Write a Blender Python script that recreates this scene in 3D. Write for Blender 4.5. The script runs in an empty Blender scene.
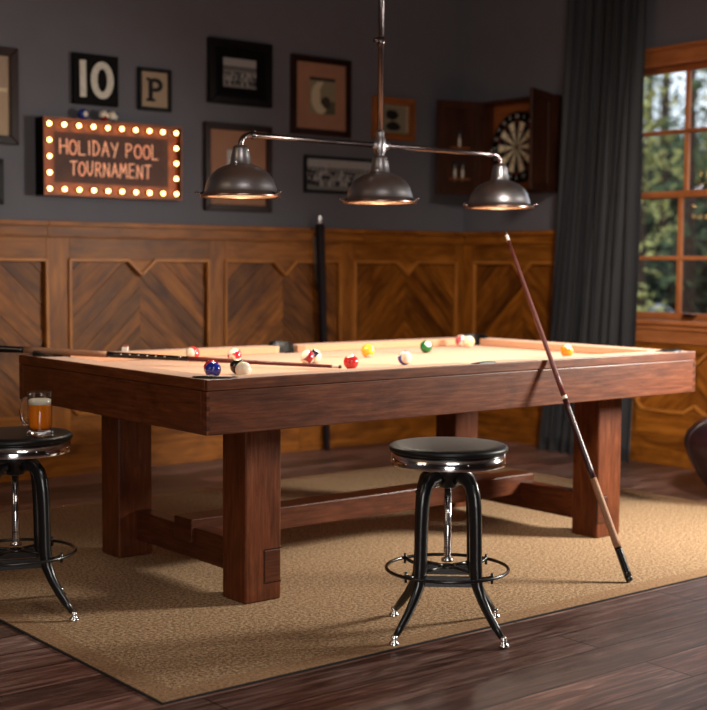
import bpy, bmesh, math, random
from math import sin, cos, pi, radians, sqrt, atan2
from mathutils import Vector, Matrix, Euler
random.seed(7)
S = bpy.context.scene
LAMP_W, KEY_W, FILL_W, LEFT_W, FRONT_W, WORLD_S, WASH_W = 25, 62, 34, 15, 28, 1.9, 18
COL = S.collection
XR, YB = 4.007, 3.074          # inner faces of right and back wall
FZ = -.006                    # floorboards; z = 0 is the top of the rug
XL, YF, ZC = -3.9, -5.6, 3.15  # left wall, wall behind the camera, ceiling

# ------------------------------------------------------------------ materials
def new_mat(name):
    m = bpy.data.materials.new(name); m.use_nodes = True
    nt = m.node_tree; nt.nodes.clear()
    out = nt.nodes.new('ShaderNodeOutputMaterial'); b = nt.nodes.new('ShaderNodeBsdfPrincipled')
    nt.links.new(b.outputs[0], out.inputs[0])
    return m, nt, b
def N(nt, t, **kw):
    n = nt.nodes.new(t)
    for k, v in kw.items():
        if k in n.inputs: n.inputs[k].default_value = v
        else: setattr(n, k, v)
    return n
def ramp(nt, stops):
    r = nt.nodes.new('ShaderNodeValToRGB'); e = r.color_ramp.elements
    while len(e) < len(stops): e.new(0.5)
    for i, (p, c) in enumerate(stops): e[i].position = p; e[i].color = (*c, 1)
    return r
def srgb(r, g, b):
    f = lambda c: (c/255/12.92 if c/255 <= .04045 else ((c/255+.055)/1.055)**2.4)
    return (f(r), f(g), f(b))
def plain(name, col, rough=.5, metal=0., noise=.12, nscale=30., bump=0., spec=.5, coat=0., sheen=0.):
    m, nt, b = new_mat(name)
    tc = N(nt, 'ShaderNodeTexCoord'); nz = N(nt, 'ShaderNodeTexNoise', Scale=nscale, Detail=4.)
    nt.links.new(tc.outputs['Object'], nz.inputs['Vector'])
    lo = tuple(max(0, c*(1-noise)) for c in col); hi = tuple(min(1, c*(1+noise)) for c in col)
    r = ramp(nt, [(.3, lo), (.7, hi)]); nt.links.new(nz.outputs['Fac'], r.inputs[0])
    nt.links.new(r.outputs[0], b.inputs['Base Color'])
    b.inputs['Roughness'].default_value = rough; b.inputs['Metallic'].default_value = metal
    b.inputs['Specular IOR Level'].default_value = spec
    b.inputs['Coat Weight'].default_value = coat; b.inputs['Sheen Weight'].default_value = sheen
    if bump:
        bp = N(nt, 'ShaderNodeBump', Strength=bump, Distance=.004)
        nt.links.new(nz.outputs['Fac'], bp.inputs['Height']); nt.links.new(bp.outputs[0], b.inputs['Normal'])
    return m
def wood(name, dark, mid, light, rough=.4, gs=(2.2, 34.), knots=.35, bump=.25, coat=0.):
    """grain runs along U of the UV map (metres); 'tone' attribute shifts each board"""
    m, nt, b = new_mat(name)
    uv = N(nt, 'ShaderNodeTexCoord')
    mp = N(nt, 'ShaderNodeMapping'); mp.inputs['Scale'].default_value = (gs[0], gs[1], 1)
    nt.links.new(uv.outputs['UV'], mp.inputs['Vector'])
    n1 = N(nt, 'ShaderNodeTexNoise', Scale=1., Detail=9., Roughness=.72, Distortion=.35)
    nt.links.new(mp.outputs[0], n1.inputs['Vector'])
    mp2 = N(nt, 'ShaderNodeMapping'); mp2.inputs['Scale'].default_value = (3.2, 8., 1)
    nt.links.new(uv.outputs['UV'], mp2.inputs['Vector'])
    n2 = N(nt, 'ShaderNodeTexNoise', Scale=1., Detail=4., Roughness=.6, Distortion=1.2)
    nt.links.new(mp2.outputs[0], n2.inputs['Vector'])
    r1 = ramp(nt, [(.25, dark), (.5, mid), (.75, light)])
    nt.links.new(n1.outputs['Fac'], r1.inputs[0])
    r2 = ramp(nt, [(.32, (1-knots*.85, 1-knots, 1-knots*1.1)), (.6, (1.14, 1.12, 1.08))])
    nt.links.new(n2.outputs['Fac'], r2.inputs[0])
    mx = N(nt, 'ShaderNodeMix', data_type='RGBA', blend_type='MULTIPLY'); mx.inputs[0].default_value = 1
    nt.links.new(r1.outputs[0], mx.inputs[6]); nt.links.new(r2.outputs[0], mx.inputs[7])
    at = N(nt, 'ShaderNodeAttribute', attribute_name='tone')
    mx2 = N(nt, 'ShaderNodeMix', data_type='RGBA', blend_type='MULTIPLY'); mx2.inputs[0].default_value = 1
    nt.links.new(mx.outputs[2], mx2.inputs[6]); nt.links.new(at.outputs['Color'], mx2.inputs[7])
    nt.links.new(mx2.outputs[2], b.inputs['Base Color'])
    rr = N(nt, 'ShaderNodeMapRange'); rr.inputs['To Min'].default_value = rough*.8; rr.inputs['To Max'].default_value = min(1, rough*1.3)
    nt.links.new(n1.outputs['Fac'], rr.inputs['Value']); nt.links.new(rr.outputs[0], b.inputs['Roughness'])
    bp = N(nt, 'ShaderNodeBump', Strength=bump, Distance=.003)
    nt.links.new(n1.outputs['Fac'], bp.inputs['Height']); nt.links.new(bp.outputs[0], b.inputs['Normal'])
    b.inputs['Coat Weight'].default_value = coat; b.inputs['Coat Roughness'].default_value = .25; b.inputs['Specular IOR Level'].default_value = .22
    return m
def emis(name, col, strength):
    m, nt, b = new_mat(name)
    b.inputs['Base Color'].default_value = (*col, 1)
    b.inputs['Emission Color'].default_value = (*col, 1); b.inputs['Emission Strength'].default_value = strength
    return m
def glass(name, col=(1, 1, 1), rough=.0, ior=1.45):
    m, nt, b = new_mat(name)
    b.inputs['Base Color'].default_value = (*col, 1); b.inputs['Transmission Weight'].default_value = 1
    b.inputs['Roughness'].default_value = rough; b.inputs['IOR'].default_value = ior
    return m
def attr_mat(name, rough=.6, spec=.3):
    m, nt, b = new_mat(name)
    at = N(nt, 'ShaderNodeAttribute', attribute_name='tone')
    nt.links.new(at.outputs['Color'], b.inputs['Base Color'])
    b.inputs['Roughness'].default_value = rough; b.inputs['Specular IOR Level'].default_value = spec
    return m

M = {}
M['wall'] = plain('grey_wall_paint', srgb(98, 96, 103), .75, noise=.04, nscale=6, spec=.25)
M['ceiling'] = plain('ceiling_paint', srgb(150, 140, 132), .9, noise=.04, nscale=5)
M['wain'] = wood('wainscot_oak', srgb(84, 44, 10), srgb(136, 80, 24), srgb(164, 104, 40), .42, knots=.5)
M['wain_plank'] = wood('chevron_plank_oak', srgb(66, 34, 8), srgb(130, 76, 22), srgb(168, 108, 42), .45, gs=(3, 40), knots=.62)
M['bead'] = wood('moulding_oak', srgb(112, 60, 20), srgb(166, 104, 44), srgb(196, 134, 68), .35, knots=.25)
M['winwood'] = wood('window_pine', srgb(128, 70, 36), srgb(166, 100, 58), srgb(188, 124, 80), .35, knots=.2)
M['table'] = wood('pool_table_wood', srgb(50, 22, 9), srgb(84, 40, 18), srgb(110, 62, 34), .40, gs=(6, 80), knots=.40, coat=.15)
M['cabinet'] = wood('dart_cabinet_wood', srgb(34, 17, 11), srgb(58, 30, 19), srgb(78, 42, 26), .45, knots=.3)
M['cabin'] = wood('dart_cabinet_lining', srgb(96, 50, 24), srgb(130, 72, 36), srgb(150, 88, 46), .5, knots=.2)
M['goldwood'] = wood('amber_frame_wood', srgb(84, 44, 20), srgb(132, 78, 40), srgb(160, 102, 58), .35, knots=.2)
M['framedark'] = plain('dark_frame_paint', srgb(12, 8, 8), .5, noise=.3, nscale=12, spec=.2)
M['framebrown'] = wood('brown_frame_wood', srgb(22, 9, 6), srgb(38, 17, 12), srgb(52, 26, 19), .4, knots=.3)
M['mat_tan'] = plain('tan_mount_board', srgb(152, 108, 84), .85, noise=.06, nscale=9)
M['mat_beige'] = plain('beige_mount_board', srgb(158, 136, 112), .85, noise=.06, nscale=9)
M['mat_black'] = plain('black_mount_board', srgb(9, 8, 8), .8, spec=.1)
M['attr'] = attr_mat('printed_paper')
M['blackpaint'] = plain('black_painted_board', srgb(10, 8, 8), .7, spec=.12)
M['offwhite'] = plain('worn_white_paint', srgb(205, 198, 186), .7, noise=.12, nscale=40)
M['letterblack'] = plain('black_felt_letter', srgb(24, 22, 26), .9)
M['signred'] = plain('rusty_copper_sheet', srgb(120, 60, 26), .5, metal=.3, noise=.45, nscale=14, bump=.2)
M['signshade'] = plain('rust_shade_sheet', srgb(66, 30, 16), .6, metal=.1, noise=.45, nscale=10)  # rust colour darkened to imitate bulb light falling off towards the middle
M['chalk'] = emis('glowing_chalk_lettering', srgb(240, 170, 130), .35)  # chalk strokes glow on their own, imitating bulb light on them
M['bulb'] = emis('warm_marquee_bulb', (1., .52, .15), 14)
M['socket'] = plain('brass_socket', srgb(150, 100, 50), .35, metal=1)
M['steel'] = plain('brushed_dark_steel', srgb(168, 164, 168), .33, metal=1, noise=.18, nscale=8)
M['pipe'] = plain('polished_pipe_steel', srgb(112, 102, 102), .24, metal=1, noise=.1)
M['copperlip'] = plain('copper_shade_lip', srgb(160, 132, 120), .28, metal=1)
M['enamel'] = plain('white_enamel', srgb(235, 225, 205), .35, noise=.02)
M['lampbulb'] = emis('lamp_bulb', (1., .82, .58), 22)
M['chrome'] = plain('chrome', (.92, .92, .94), .11, metal=1, noise=.02)
M['blackmetal'] = plain('black_powder_coat', srgb(20, 20, 21), .3, noise=.2, nscale=60, coat=.3)
M['seatblack'] = plain('black_seat_pad', srgb(16, 16, 17), .42, noise=.2, nscale=160, bump=.05, spec=.35)
M['leather'] = plain('oxblood_leather', srgb(40, 20, 26), .3, noise=.25, nscale=70, bump=.25, coat=.2)
M['pocket'] = plain('black_pocket_leather', srgb(10, 8, 9), .45, noise=.25, nscale=120, bump=.3)
M['velvet'] = plain('charcoal_velvet', srgb(28, 28, 33), .6, noise=.18, nscale=5, sheen=.15, spec=.35)
M['shaft'] = wood('cue_shaft_wood', srgb(66, 28, 26), srgb(96, 46, 42), srgb(118, 64, 56), .35, coat=.15, knots=.1)
M['cueblack'] = plain('cue_black_lacquer', srgb(14, 9, 11), .25, coat=.25)
M['cuered'] = plain('cue_dark_red_lacquer', srgb(48, 10, 16), .38, coat=.1)
M['casecloth'] = plain('dark_plum_case_leather', srgb(30, 22, 26), .7, spec=.2)
M['ferrule'] = plain('cue_ferrule', srgb(238, 232, 222), .4)
M['tip'] = plain('cue_leather_tip', srgb(70, 50, 44), .9)
M['ivory'] = plain('pearl_inlay', srgb(225, 205, 180), .3)
def thin_glass(name, tint):
    m = bpy.data.materials.new(name); m.use_nodes = True; nt = m.node_tree; nt.nodes.clear()
    out = nt.nodes.new('ShaderNodeOutputMaterial'); tr = N(nt, 'ShaderNodeBsdfTransparent', Color=(*tint, 1)); gl = N(nt, 'ShaderNodeBsdfGlossy', Roughness=.02)
    lw = N(nt, 'ShaderNodeLayerWeight', Blend=.5); p_ = N(nt, 'ShaderNodeMath', operation='POWER'); p_.inputs[1].default_value = 3.; nt.links.new(lw.outputs['Facing'], p_.inputs[0])
    fr = N(nt, 'ShaderNodeMath', operation='MULTIPLY_ADD'); fr.inputs[1].default_value = .5; fr.inputs[2].default_value = .03; nt.links.new(p_.outputs[0], fr.inputs[0]); mx = nt.nodes.new('ShaderNodeMixShader')
    nt.links.new(fr.outputs[0], mx.inputs[0]); nt.links.new(tr.outputs[0], mx.inputs[1]); nt.links.new(gl.outputs[0], mx.inputs[2]); nt.links.new(mx.outputs[0], out.inputs[0])
    return m
M['glass'] = thin_glass('clear_glass', (.93, .94, .94))
M['solidglass'] = glass('solid_clear_glass', (1, 1, 1), .0, 1.45)
M['beer'] = glass('amber_beer', srgb(252, 140, 24), .12, 1.15)
M['beer'].node_tree.nodes['Principled BSDF'].inputs['Transmission Weight'].default_value = .35
M['foam'] = plain('beer_foam', srgb(240, 226, 206), .9, bump=.3, nscale=200)
M['chalkblue'] = plain('chalk_cube_wrap', srgb(150, 60, 70), .6)
M['chalkwhite'] = plain('chalk_cube_white', srgb(225, 220, 210), .6)
M['bark'] = plain('pine_bark', srgb(70, 52, 40), .95, noise=.4, nscale=14)
M['needle'] = plain('pine_needles', srgb(86, 100, 62), .8, noise=.45, nscale=3)
M['needle2'] = plain('sunlit_yellow_green_needles', srgb(168, 164, 96), .8, noise=.4, nscale=3)  # yellow-green made lighter, sunlight put into the needle colour
M['shrub'] = plain('dark_shrub_leaves', srgb(44, 50, 34), .9, noise=.4, nscale=3)
M['soil'] = plain('forest_floor', srgb(52, 44, 30), 1, noise=.5, nscale=.8)
M['stone'] = plain('pale_boulder', srgb(176, 172, 178), .9, noise=.3, nscale=4, bump=.4)
M['brassdark'] = plain('aged_bronze', srgb(52, 38, 28), .4, metal=.9)
M['cuewrap'] = None

def wrap_mat():
    m, nt, b = new_mat('linen_cue_wrap')
    tc = N(nt, 'ShaderNodeTexCoord'); w = N(nt, 'ShaderNodeTexWave', Scale=70., Distortion=.4)
    w.bands_direction = 'Z'; nt.links.new(tc.outputs['Object'], w.inputs['Vector'])
    nz = N(nt, 'ShaderNodeTexNoise', Scale=260.); nt.links.new(tc.outputs['Object'], nz.inputs['Vector'])
    mx = N(nt, 'ShaderNodeMix', data_type='FLOAT'); mx.inputs[0].default_value = .5
    nt.links.new(w.outputs['Fac'], mx.inputs[2]); nt.links.new(nz.outputs['Fac'], mx.inputs[3])
    r = ramp(nt, [(.3, srgb(104, 66, 46)), (.7, srgb(178, 130, 96))]); nt.links.new(mx.outputs[0], r.inputs[0])
    nt.links.new(r.outputs[0], b.inputs['Base Color']); b.inputs['Roughness'].default_value = .7
    return m
M['cuewrap'] = wrap_mat()

def cloth_mat():
    m, nt, b = new_mat('camel_billiard_cloth')
    tc = N(nt, 'ShaderNodeTexCoord'); nz = N(nt, 'ShaderNodeTexNoise', Scale=500., Detail=2.)
    nt.links.new(tc.outputs['Object'], nz.inputs['Vector'])
    r = ramp(nt, [(.3, srgb(188, 138, 106)), (.7, srgb(204, 156, 122))]); nt.links.new(nz.outputs['Fac'], r.inputs[0])
    nt.links.new(r.outputs[0], b.inputs['Base Color']); b.inputs['Roughness'].default_value = .9
    b.inputs['Sheen Weight'].default_value = .15; b.inputs['Specular IOR Level'].default_value = .2
    bp = N(nt, 'ShaderNodeBump', Strength=.15, Distance=.001)
    nt.links.new(nz.outputs['Fac'], bp.inputs['Height']); nt.links.new(bp.outputs[0], b.inputs['Normal'])
    return m
M['cloth'] = cloth_mat()

def floor_mat():
    m, nt, b = new_mat('reclaimed_dark_floorboards')
    tc = N(nt, 'ShaderNodeTexCoord')
    mp = N(nt, 'ShaderNodeMapping'); mp.inputs['Location'].default_value = (.35, .88, 0)
    nt.links.new(tc.outputs['Object'], mp.inputs['Vector'])
    br = N(nt, 'ShaderNodeTexBrick'); br.offset = .37; br.squash = 1
    for k, v in (('Scale', 1.), ('Mortar Size', .0035), ('Mortar Smooth', .2), ('Bias', 0.), ('Brick Width', 1.9), ('Row Height', .172)):
        br.inputs[k].default_value = v
    br.inputs['Color1'].default_value = (.45, .42, .42, 1); br.inputs['Color2'].default_value = (1.5, 1.42, 1.45, 1)
    br.inputs['Mortar'].default_value = (.12, .1, .1, 1)
    nt.links.new(mp.outputs[0], br.inputs['Vector'])
    m2 = N(nt, 'ShaderNodeMapping'); m2.inputs['Scale'].default_value = (3., 46, 1)
    nt.links.new(tc.outputs['Object'], m2.inputs['Vector'])
    n1 = N(nt, 'ShaderNodeTexNoise', Scale=1., Detail=8., Roughness=.7, Distortion=1.)
    nt.links.new(m2.outputs[0], n1.inputs['Vector'])
    r = ramp(nt, [(.32, srgb(38, 25, 21)), (.45, srgb(86, 64, 56)), (.56, srgb(122, 100, 90)), (.70, srgb(170, 152, 142))])
    nt.links.new(n1.outputs['Fac'], r.inputs[0])
    n3 = N(nt, 'ShaderNodeTexNoise', Scale=1.6, Detail=3.); nt.links.new(tc.outputs['Object'], n3.inputs['Vector'])
    r3 = ramp(nt, [(.35, (1., .72, .66)), (.65, (1.05, 1.05, 1.1))]); nt.links.new(n3.outputs['Fac'], r3.inputs[0])
    a = N(nt, 'ShaderNodeMix', data_type='RGBA', blend_type='MULTIPLY'); a.inputs[0].default_value = 1
    nt.links.new(r.outputs[0], a.inputs[6]); nt.links.new(br.outputs['Color'], a.inputs[7])
    a2 = N(nt, 'ShaderNodeMix', data_type='RGBA', blend_type='MULTIPLY'); a2.inputs[0].default_value = 1
    nt.links.new(a.outputs[2], a2.inputs[6]); nt.links.new(r3.outputs[0], a2.inputs[7])
    nt.links.new(a2.outputs[2], b.inputs['Base Color'])
    rr = N(nt, 'ShaderNodeMapRange'); rr.inputs['To Min'].default_value = .22; rr.inputs['To Max'].default_value = .6
    nt.links.new(n1.outputs['Fac'], rr.inputs['Value']); nt.links.new(rr.outputs[0], b.inputs['Roughness'])
    ad = N(nt, 'ShaderNodeMath', operation='ADD'); nt.links.new(n1.outputs['Fac'], ad.inputs[0])
    iv = N(nt, 'ShaderNodeMath', operation='MULTIPLY'); iv.inputs[1].default_value = -3
    nt.links.new(br.outputs['Fac'], iv.inputs[0]); nt.links.new(iv.outputs[0], ad.inputs[1])
    bp = N(nt, 'ShaderNodeBump', Strength=.3, Distance=.003)
    nt.links.new(ad.outputs[0], bp.inputs['Height']); nt.links.new(bp.outputs[0], b.inputs['Normal'])
    return m
M['floor'] = floor_mat()

def rug_mat(name, c0, c1, c2):
    m, nt, b = new_mat(name)
    tc = N(nt, 'ShaderNodeTexCoord')
    v = N(nt, 'ShaderNodeTexVoronoi', Scale=190.); nt.links.new(tc.outputs['Object'], v.inputs['Vector'])
    nz = N(nt, 'ShaderNodeTexNoise', Scale=85., Detail=4., Roughness=.9); nt.links.new(tc.outputs['Object'], nz.inputs['Vector'])
    r = ramp(nt, [(.40, c0), (.5, c1), (.60, c2)]); nt.links.new(nz.outputs['Fac'], r.inputs[0])
    nt.links.new(r.outputs[0], b.inputs['Base Color']); b.inputs['Roughness'].default_value = .95
    b.inputs['Specular IOR Level'].default_value = .15
    bp = N(nt, 'ShaderNodeBump', Strength=.4, Distance=.002)
    nt.links.new(v.outputs['Distance'], bp.inputs['Height']); nt.links.new(bp.outputs[0], b.inputs['Normal'])
    return m
M['rug'] = rug_mat('sisal_weave', srgb(104, 78, 56), srgb(158, 126, 94), srgb(200, 170, 136))
M['rugband'] = rug_mat('sisal_binding', srgb(124, 92, 64), srgb(152, 118, 88), srgb(172, 140, 108))
M['rugedge'] = plain('rug_edge_dark', srgb(30, 22, 18), .9)

def ball_mat(name, col, stripe=False, white=srgb(240, 228, 206)):
    m, nt, b = new_mat(name)
    b.inputs['Roughness'].default_value = .08; b.inputs['Coat Weight'].default_value = .6
    if col is None:
        b.inputs['Base Color'].default_value = (*white, 1); return m
    tc = N(nt, 'ShaderNodeTexCoord'); sp = N(nt, 'ShaderNodeSeparateXYZ')
    nrm = N(nt, 'ShaderNodeVectorMath', operation='NORMALIZE')
    nt.links.new(tc.outputs['Object'], nrm.inputs[0]); nt.links.new(nrm.outputs[0], sp.inputs[0])
    ax = N(nt, 'ShaderNodeMath', operation='ABSOLUTE'); nt.links.new(sp.outputs['X'], ax.inputs[0])
    spot = N(nt, 'ShaderNodeMath', operation='GREATER_THAN'); spot.inputs[1].default_value = .87
    nt.links.new(ax.outputs[0], spot.inputs[0])
    fac = spot.outputs[0]
    if stripe:
        az = N(nt, 'ShaderNodeMath', operation='ABSOLUTE'); nt.links.new(sp.outputs['Z'], az.inputs[0])
        g = N(nt, 'ShaderNodeMath', operation='GREATER_THAN'); g.inputs[1].default_value = .55
        nt.links.new(az.outputs[0], g.inputs[0])
        mxx = N(nt, 'ShaderNodeMath', operation='MAXIMUM'); nt.links.new(g.outputs[0], mxx.inputs[0]); nt.links.new(fac, mxx.inputs[1])
        fac = mxx.outputs[0]
    mx = N(nt, 'ShaderNodeMix', data_type='RGBA'); nt.links.new(fac, mx.inputs[0])
    mx.inputs[6].default_value = (*col, 1); mx.inputs[7].default_value = (*white, 1)
    nt.links.new(mx.outputs[2], b.inputs['Base Color'])
    return m

# ------------------------------------------------------------------ mesh builder
class MB:
    def __init__(s):
        s.bm = bmesh.new(); s.uv = s.bm.loops.layers.uv.new('UVMap')
        s.tn = s.bm.loops.layers.float_color.new('tone'); s.smooth = False
    def face(s, vs, uvs=None, tone=1., smooth=False, mi=0):
        try: f = s.bm.faces.new(vs)
        except ValueError: return None
        f.smooth = smooth; f.material_index = mi
        t = tone if isinstance(tone, (tuple, list)) else (tone, tone, tone)
        for i, l in enumerate(f.loops):
            l[s.tn] = (*t, 1)
            if uvs: l[s.uv].uv = uvs[i]
        return f
    def poly_prism(s, poly, z0, z1, axes, grain=(1, 0), tone=None, off=None, mi=0):
        """poly: 2D points; axes=(origin, A, B, Nrm) ; extrude along Nrm from z0 to z1"""
        O, A, B, Nn = [Vector(v) for v in axes]
        if tone is None: tone = random.uniform(.8, 1.18)
        if off is None: off = (random.uniform(0, 9), random.uniform(0, 9))
        g = Vector(grain).normalized(); h = Vector((-g.y, g.x))
        P = [Vector(p) for p in poly]
        uvp = [(p.dot(g)+off[0], p.dot(h)+off[1]) for p in P]
        lo = [s.bm.verts.new(O+A*p.x+B*p.y+Nn*z0) for p in P]
        hi = [s.bm.verts.new(O+A*p.x+B*p.y+Nn*z1) for p in P]
        n = len(P)
        s.face(hi, uvp, tone, mi=mi); s.face(lo[::-1], uvp[::-1], tone, mi=mi)
        for i in range(n):
            j = (i+1) % n
            d = (P[j]-P[i])
            along = abs(d.normalized().dot(g)) > .5 if d.length > 1e-9 else True
            if along: q = [uvp[i], uvp[j], (uvp[j][0], uvp[j][1]+(z1-z0)), (uvp[i][0], uvp[i][1]+(z1-z0))]
            else: q = [uvp[i], uvp[j], (uvp[j][0]+(z1-z0), uvp[j][1]), (uvp[i][0]+(z1-z0), uvp[i][1])]
            s.face([lo[i], lo[j], hi[j], hi[i]], q, tone, mi=mi)
    def box(s, lo, hi, g=0, tone=None, mi=0):
        lo = Vector(lo); hi = Vector(hi)
        c = [[lo[i], hi[i]] for i in range(3)]
        if tone is None: tone = random.uniform(.82, 1.15)
        ou, ov = random.uniform(0, 9), random.uniform(0, 9)
        V = {}
        for i in (0, 1):
            for j in (0, 1):
                for k in (0, 1): V[i, j, k] = s.bm.verts.new((c[0][i], c[1][j], c[2][k]))
        F = [((0,0,0),(0,0,1),(0,1,1),(0,1,0)), ((1,0,0),(1,1,0),(1,1,1),(1,0,1)), ((0,0,0),(1,0,0),(1,0,1),(0,0,1)),
             ((0,1,0),(0,1,1),(1,1,1),(1,1,0)), ((0,0,0),(0,1,0),(1,1,0),(1,0,0)), ((0,0,1),(1,0,1),(1,1,1),(0,1,1))]
        for fi, f in enumerate(F):
            vs = [V[k] for k in f]; nax = fi//2
            oth = [a for a in range(3) if a != nax]
            ua = g if g in oth else oth[0]; va = [a for a in oth if a != ua][0]
            s.face(vs, [(v.co[ua]+ou, v.co[va]+ov+.37*nax) for v in vs], tone, mi=mi)
    def lathe(s, prof, seg=32, mat=None, tone=1., smooth=True, mi=0, close=True):
        mat = mat or Matrix()
        rings = []
        for r, z in prof:
            if r < 1e-6: rings.append([s.bm.verts.new(mat @ Vector((0, 0, z)))])
            else: rings.append([s.bm.verts.new(mat @ Vector((r*cos(2*pi*i/seg), r*sin(2*pi*i/seg), z))) for i in range(seg)])
        for k in range(len(rings)-1):
            a, b = rings[k], rings[k+1]
            for i in range(seg):
                j = (i+1) % seg
                u = [(i/seg*.2, prof[k][1]), ((i+1)/seg*.2, prof[k][1]), ((i+1)/seg*.2, prof[k+1][1]), (i/seg*.2, prof[k+1][1])]
                u = [(q[1], q[0]) for q in u]
                if len(a) == 1 and len(b) == 1: continue
                if len(a) == 1: s.face([a[0], b[j], b[i]], [u[0], u[2], u[3]], tone, smooth, mi)
                elif len(b) == 1: s.face([a[i], a[j], b[0]], [u[0], u[1], u[2]], tone, smooth, mi)
                else: s.face([a[i], a[j], b[j], b[i]], u, tone, smooth, mi)
    def tube(s, pts, rad, seg=12, tone=1., caps=True, flat=None, closed=False, mi=0):
        """flat=(normal vector, factor): squash cross-section"""
        pts = [Vector(p) for p in pts]; n = len(pts)
        if not isinstance(rad, (list, tuple)): rad = [rad]*n
        rings = []; prevN = None; L = 0
        for i, p in enumerate(pts):
            if closed: t = pts[(i+1) % n]-pts[i-1]
            else: t = pts[min(i+1, n-1)]-pts[max(i-1, 0)]
            t.normalize()
            if prevN is None:
                ref = Vector(flat[0]) if flat else (Vector((0, 0, 1)) if abs(t.z) < .9 else Vector((1, 0, 0)))
                nn = (ref-t*ref.dot(t)).normalized()
            else: nn = (prevN-t*prevN.dot(t)).normalized()
            prevN = nn; bb = t.cross(nn)
            k = flat[1] if flat else 1
            rings.append([s.bm.verts.new(p+nn*cos(2*pi*j/seg)*rad[i]*k+bb*sin(2*pi*j/seg)*rad[i]) for j in range(seg)])
        m = n if closed else n-1
        for i in range(m):
            a, b = rings[i], rings[(i+1) % n]
            d = (pts[(i+1) % n]-pts[i]).length
            for j in range(seg):
                k = (j+1) % seg
                s.face([a[j], a[k], b[k], b[j]], [(L, j/seg*.1), (L, (j+1)/seg*.1), (L+d, (j+1)/seg*.1), (L+d, j/seg*.1)], tone, True, mi)
            L += d
        if caps and not closed:
            s.face(rings[0][::-1], None, tone, False, mi); s.face(rings[-1], None, tone, False, mi)
    def sphere(s, c, r, seg=20, rings=12, scale=(1, 1, 1), tone=1., mi=0):
        mat = Matrix.Translation(c) @ Matrix.Diagonal((*scale, 1))
        s.lathe([(r*sin(pi*i/rings), -r*cos(pi*i/rings)) for i in range(rings+1)], seg, mat, tone, mi=mi)
    def strip(s, pts2, w, z0, z1, axes, tone=1.):
        """bar of width w following 2D polyline"""
        for a, b in zip(pts2[:-1], pts2[1:]):
            a = Vector(a); b = Vector(b); d = (b-a).normalized(); h = Vector((-d.y, d.x))*w/2; e = d*w*.3
            s.poly_prism([a-e-h, b+e-h, b+e+h, a-e+h], z0, z1, axes, d, tone)
    def build(s, name, mat, parent=None, loc=None, bevel=0, rot=None):
        bmesh.ops.recalc_face_normals(s.bm, faces=s.bm.faces)
        me = bpy.data.meshes.new(name); s.bm.to_mesh(me); s.bm.free()
        for m in (mat if isinstance(mat, list) else [mat]): me.materials.append(m)
        o = bpy.data.objects.new(name, me); COL.objects.link(o)
        if parent: o.parent = parent
        if loc: o.location = loc
        if rot: o.rotation_euler = rot
        if bevel:
            md = o.modifiers.new('Bevel', 'BEVEL'); md.width = bevel; md.segments = 2; md.limit_method = 'ANGLE'; md.angle_limit = radians(40)
        return o
def tag(o, label=None, cat=None, group=None, kind=None):
    if label: o['label'] = label
    if cat: o['category'] = cat
    if group: o['group'] = group
    if kind: o['kind'] = kind
    return o
def empty(name, loc, rz=0, label=None, cat=None, group=None):
    o = bpy.data.objects.new(name, None); COL.objects.link(o); o.empty_display_size = .05
    o.location = loc; o.rotation_euler = (0, 0, rz); tag(o, label, cat, group); return o
def kids(o): return [c for c in bpy.data.objects if c.parent == o]
def copy_tree(o, parent=None):
    c = o.copy(); COL.objects.link(c); c.parent = parent
    for ch in kids(o): copy_tree(ch, c)
    return c
def struct(o): o['kind'] = 'structure'; return o
def text_mesh(name, body, size, mat, parent, loc, rot, extrude=.0015, align='CENTER', on_sphere=None):
    cu = bpy.data.curves.new(name, 'FONT'); cu.body = body; cu.size = size; cu.extrude = extrude
    cu.align_x = align; cu.align_y = 'CENTER'; cu.resolution_u = 3
    t = bpy.data.objects.new(name+'_src', cu); COL.objects.link(t)
    bpy.context.view_layer.update()
    me = bpy.data.meshes.new_from_object(t.evaluated_get(bpy.context.evaluated_depsgraph_get()))
    bpy.data.objects.remove(t); bpy.data.curves.remove(cu)
    me.name = name; me.materials.clear(); me.materials.append(mat)
    if on_sphere:
        for v in me.vertices:
            x, y = v.co.x, v.co.y
            d = Vector((on_sphere, x, y)).normalized()*on_sphere*(1.004 if v.co.z > 0 else .99)
            v.co = d
    o = bpy.data.objects.new(name, me); COL.objects.link(o); o.parent = parent; o.location = loc; o.rotation_euler = rot
    return o
def painted(name, w, h, nx, ny, fn, parent, loc, rot=(pi/2, 0, 0)):
    """flat sheet, centred, with colour painted per cell"""
    mb = MB()
    vs = [[mb.bm.verts.new(((i/nx-.5)*w, (j/ny-.5)*h, 0)) for j in range(ny+1)] for i in range(nx+1)]
    for i in range(nx):
        for j in range(ny):
            mb.face([vs[i][j], vs[i+1][j], vs[i+1][j+1], vs[i][j+1]], None, fn((i+.5)/nx, (j+.5)/ny))
    o = mb.build(name, M['attr'], parent, loc, rot=rot); return o

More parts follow.
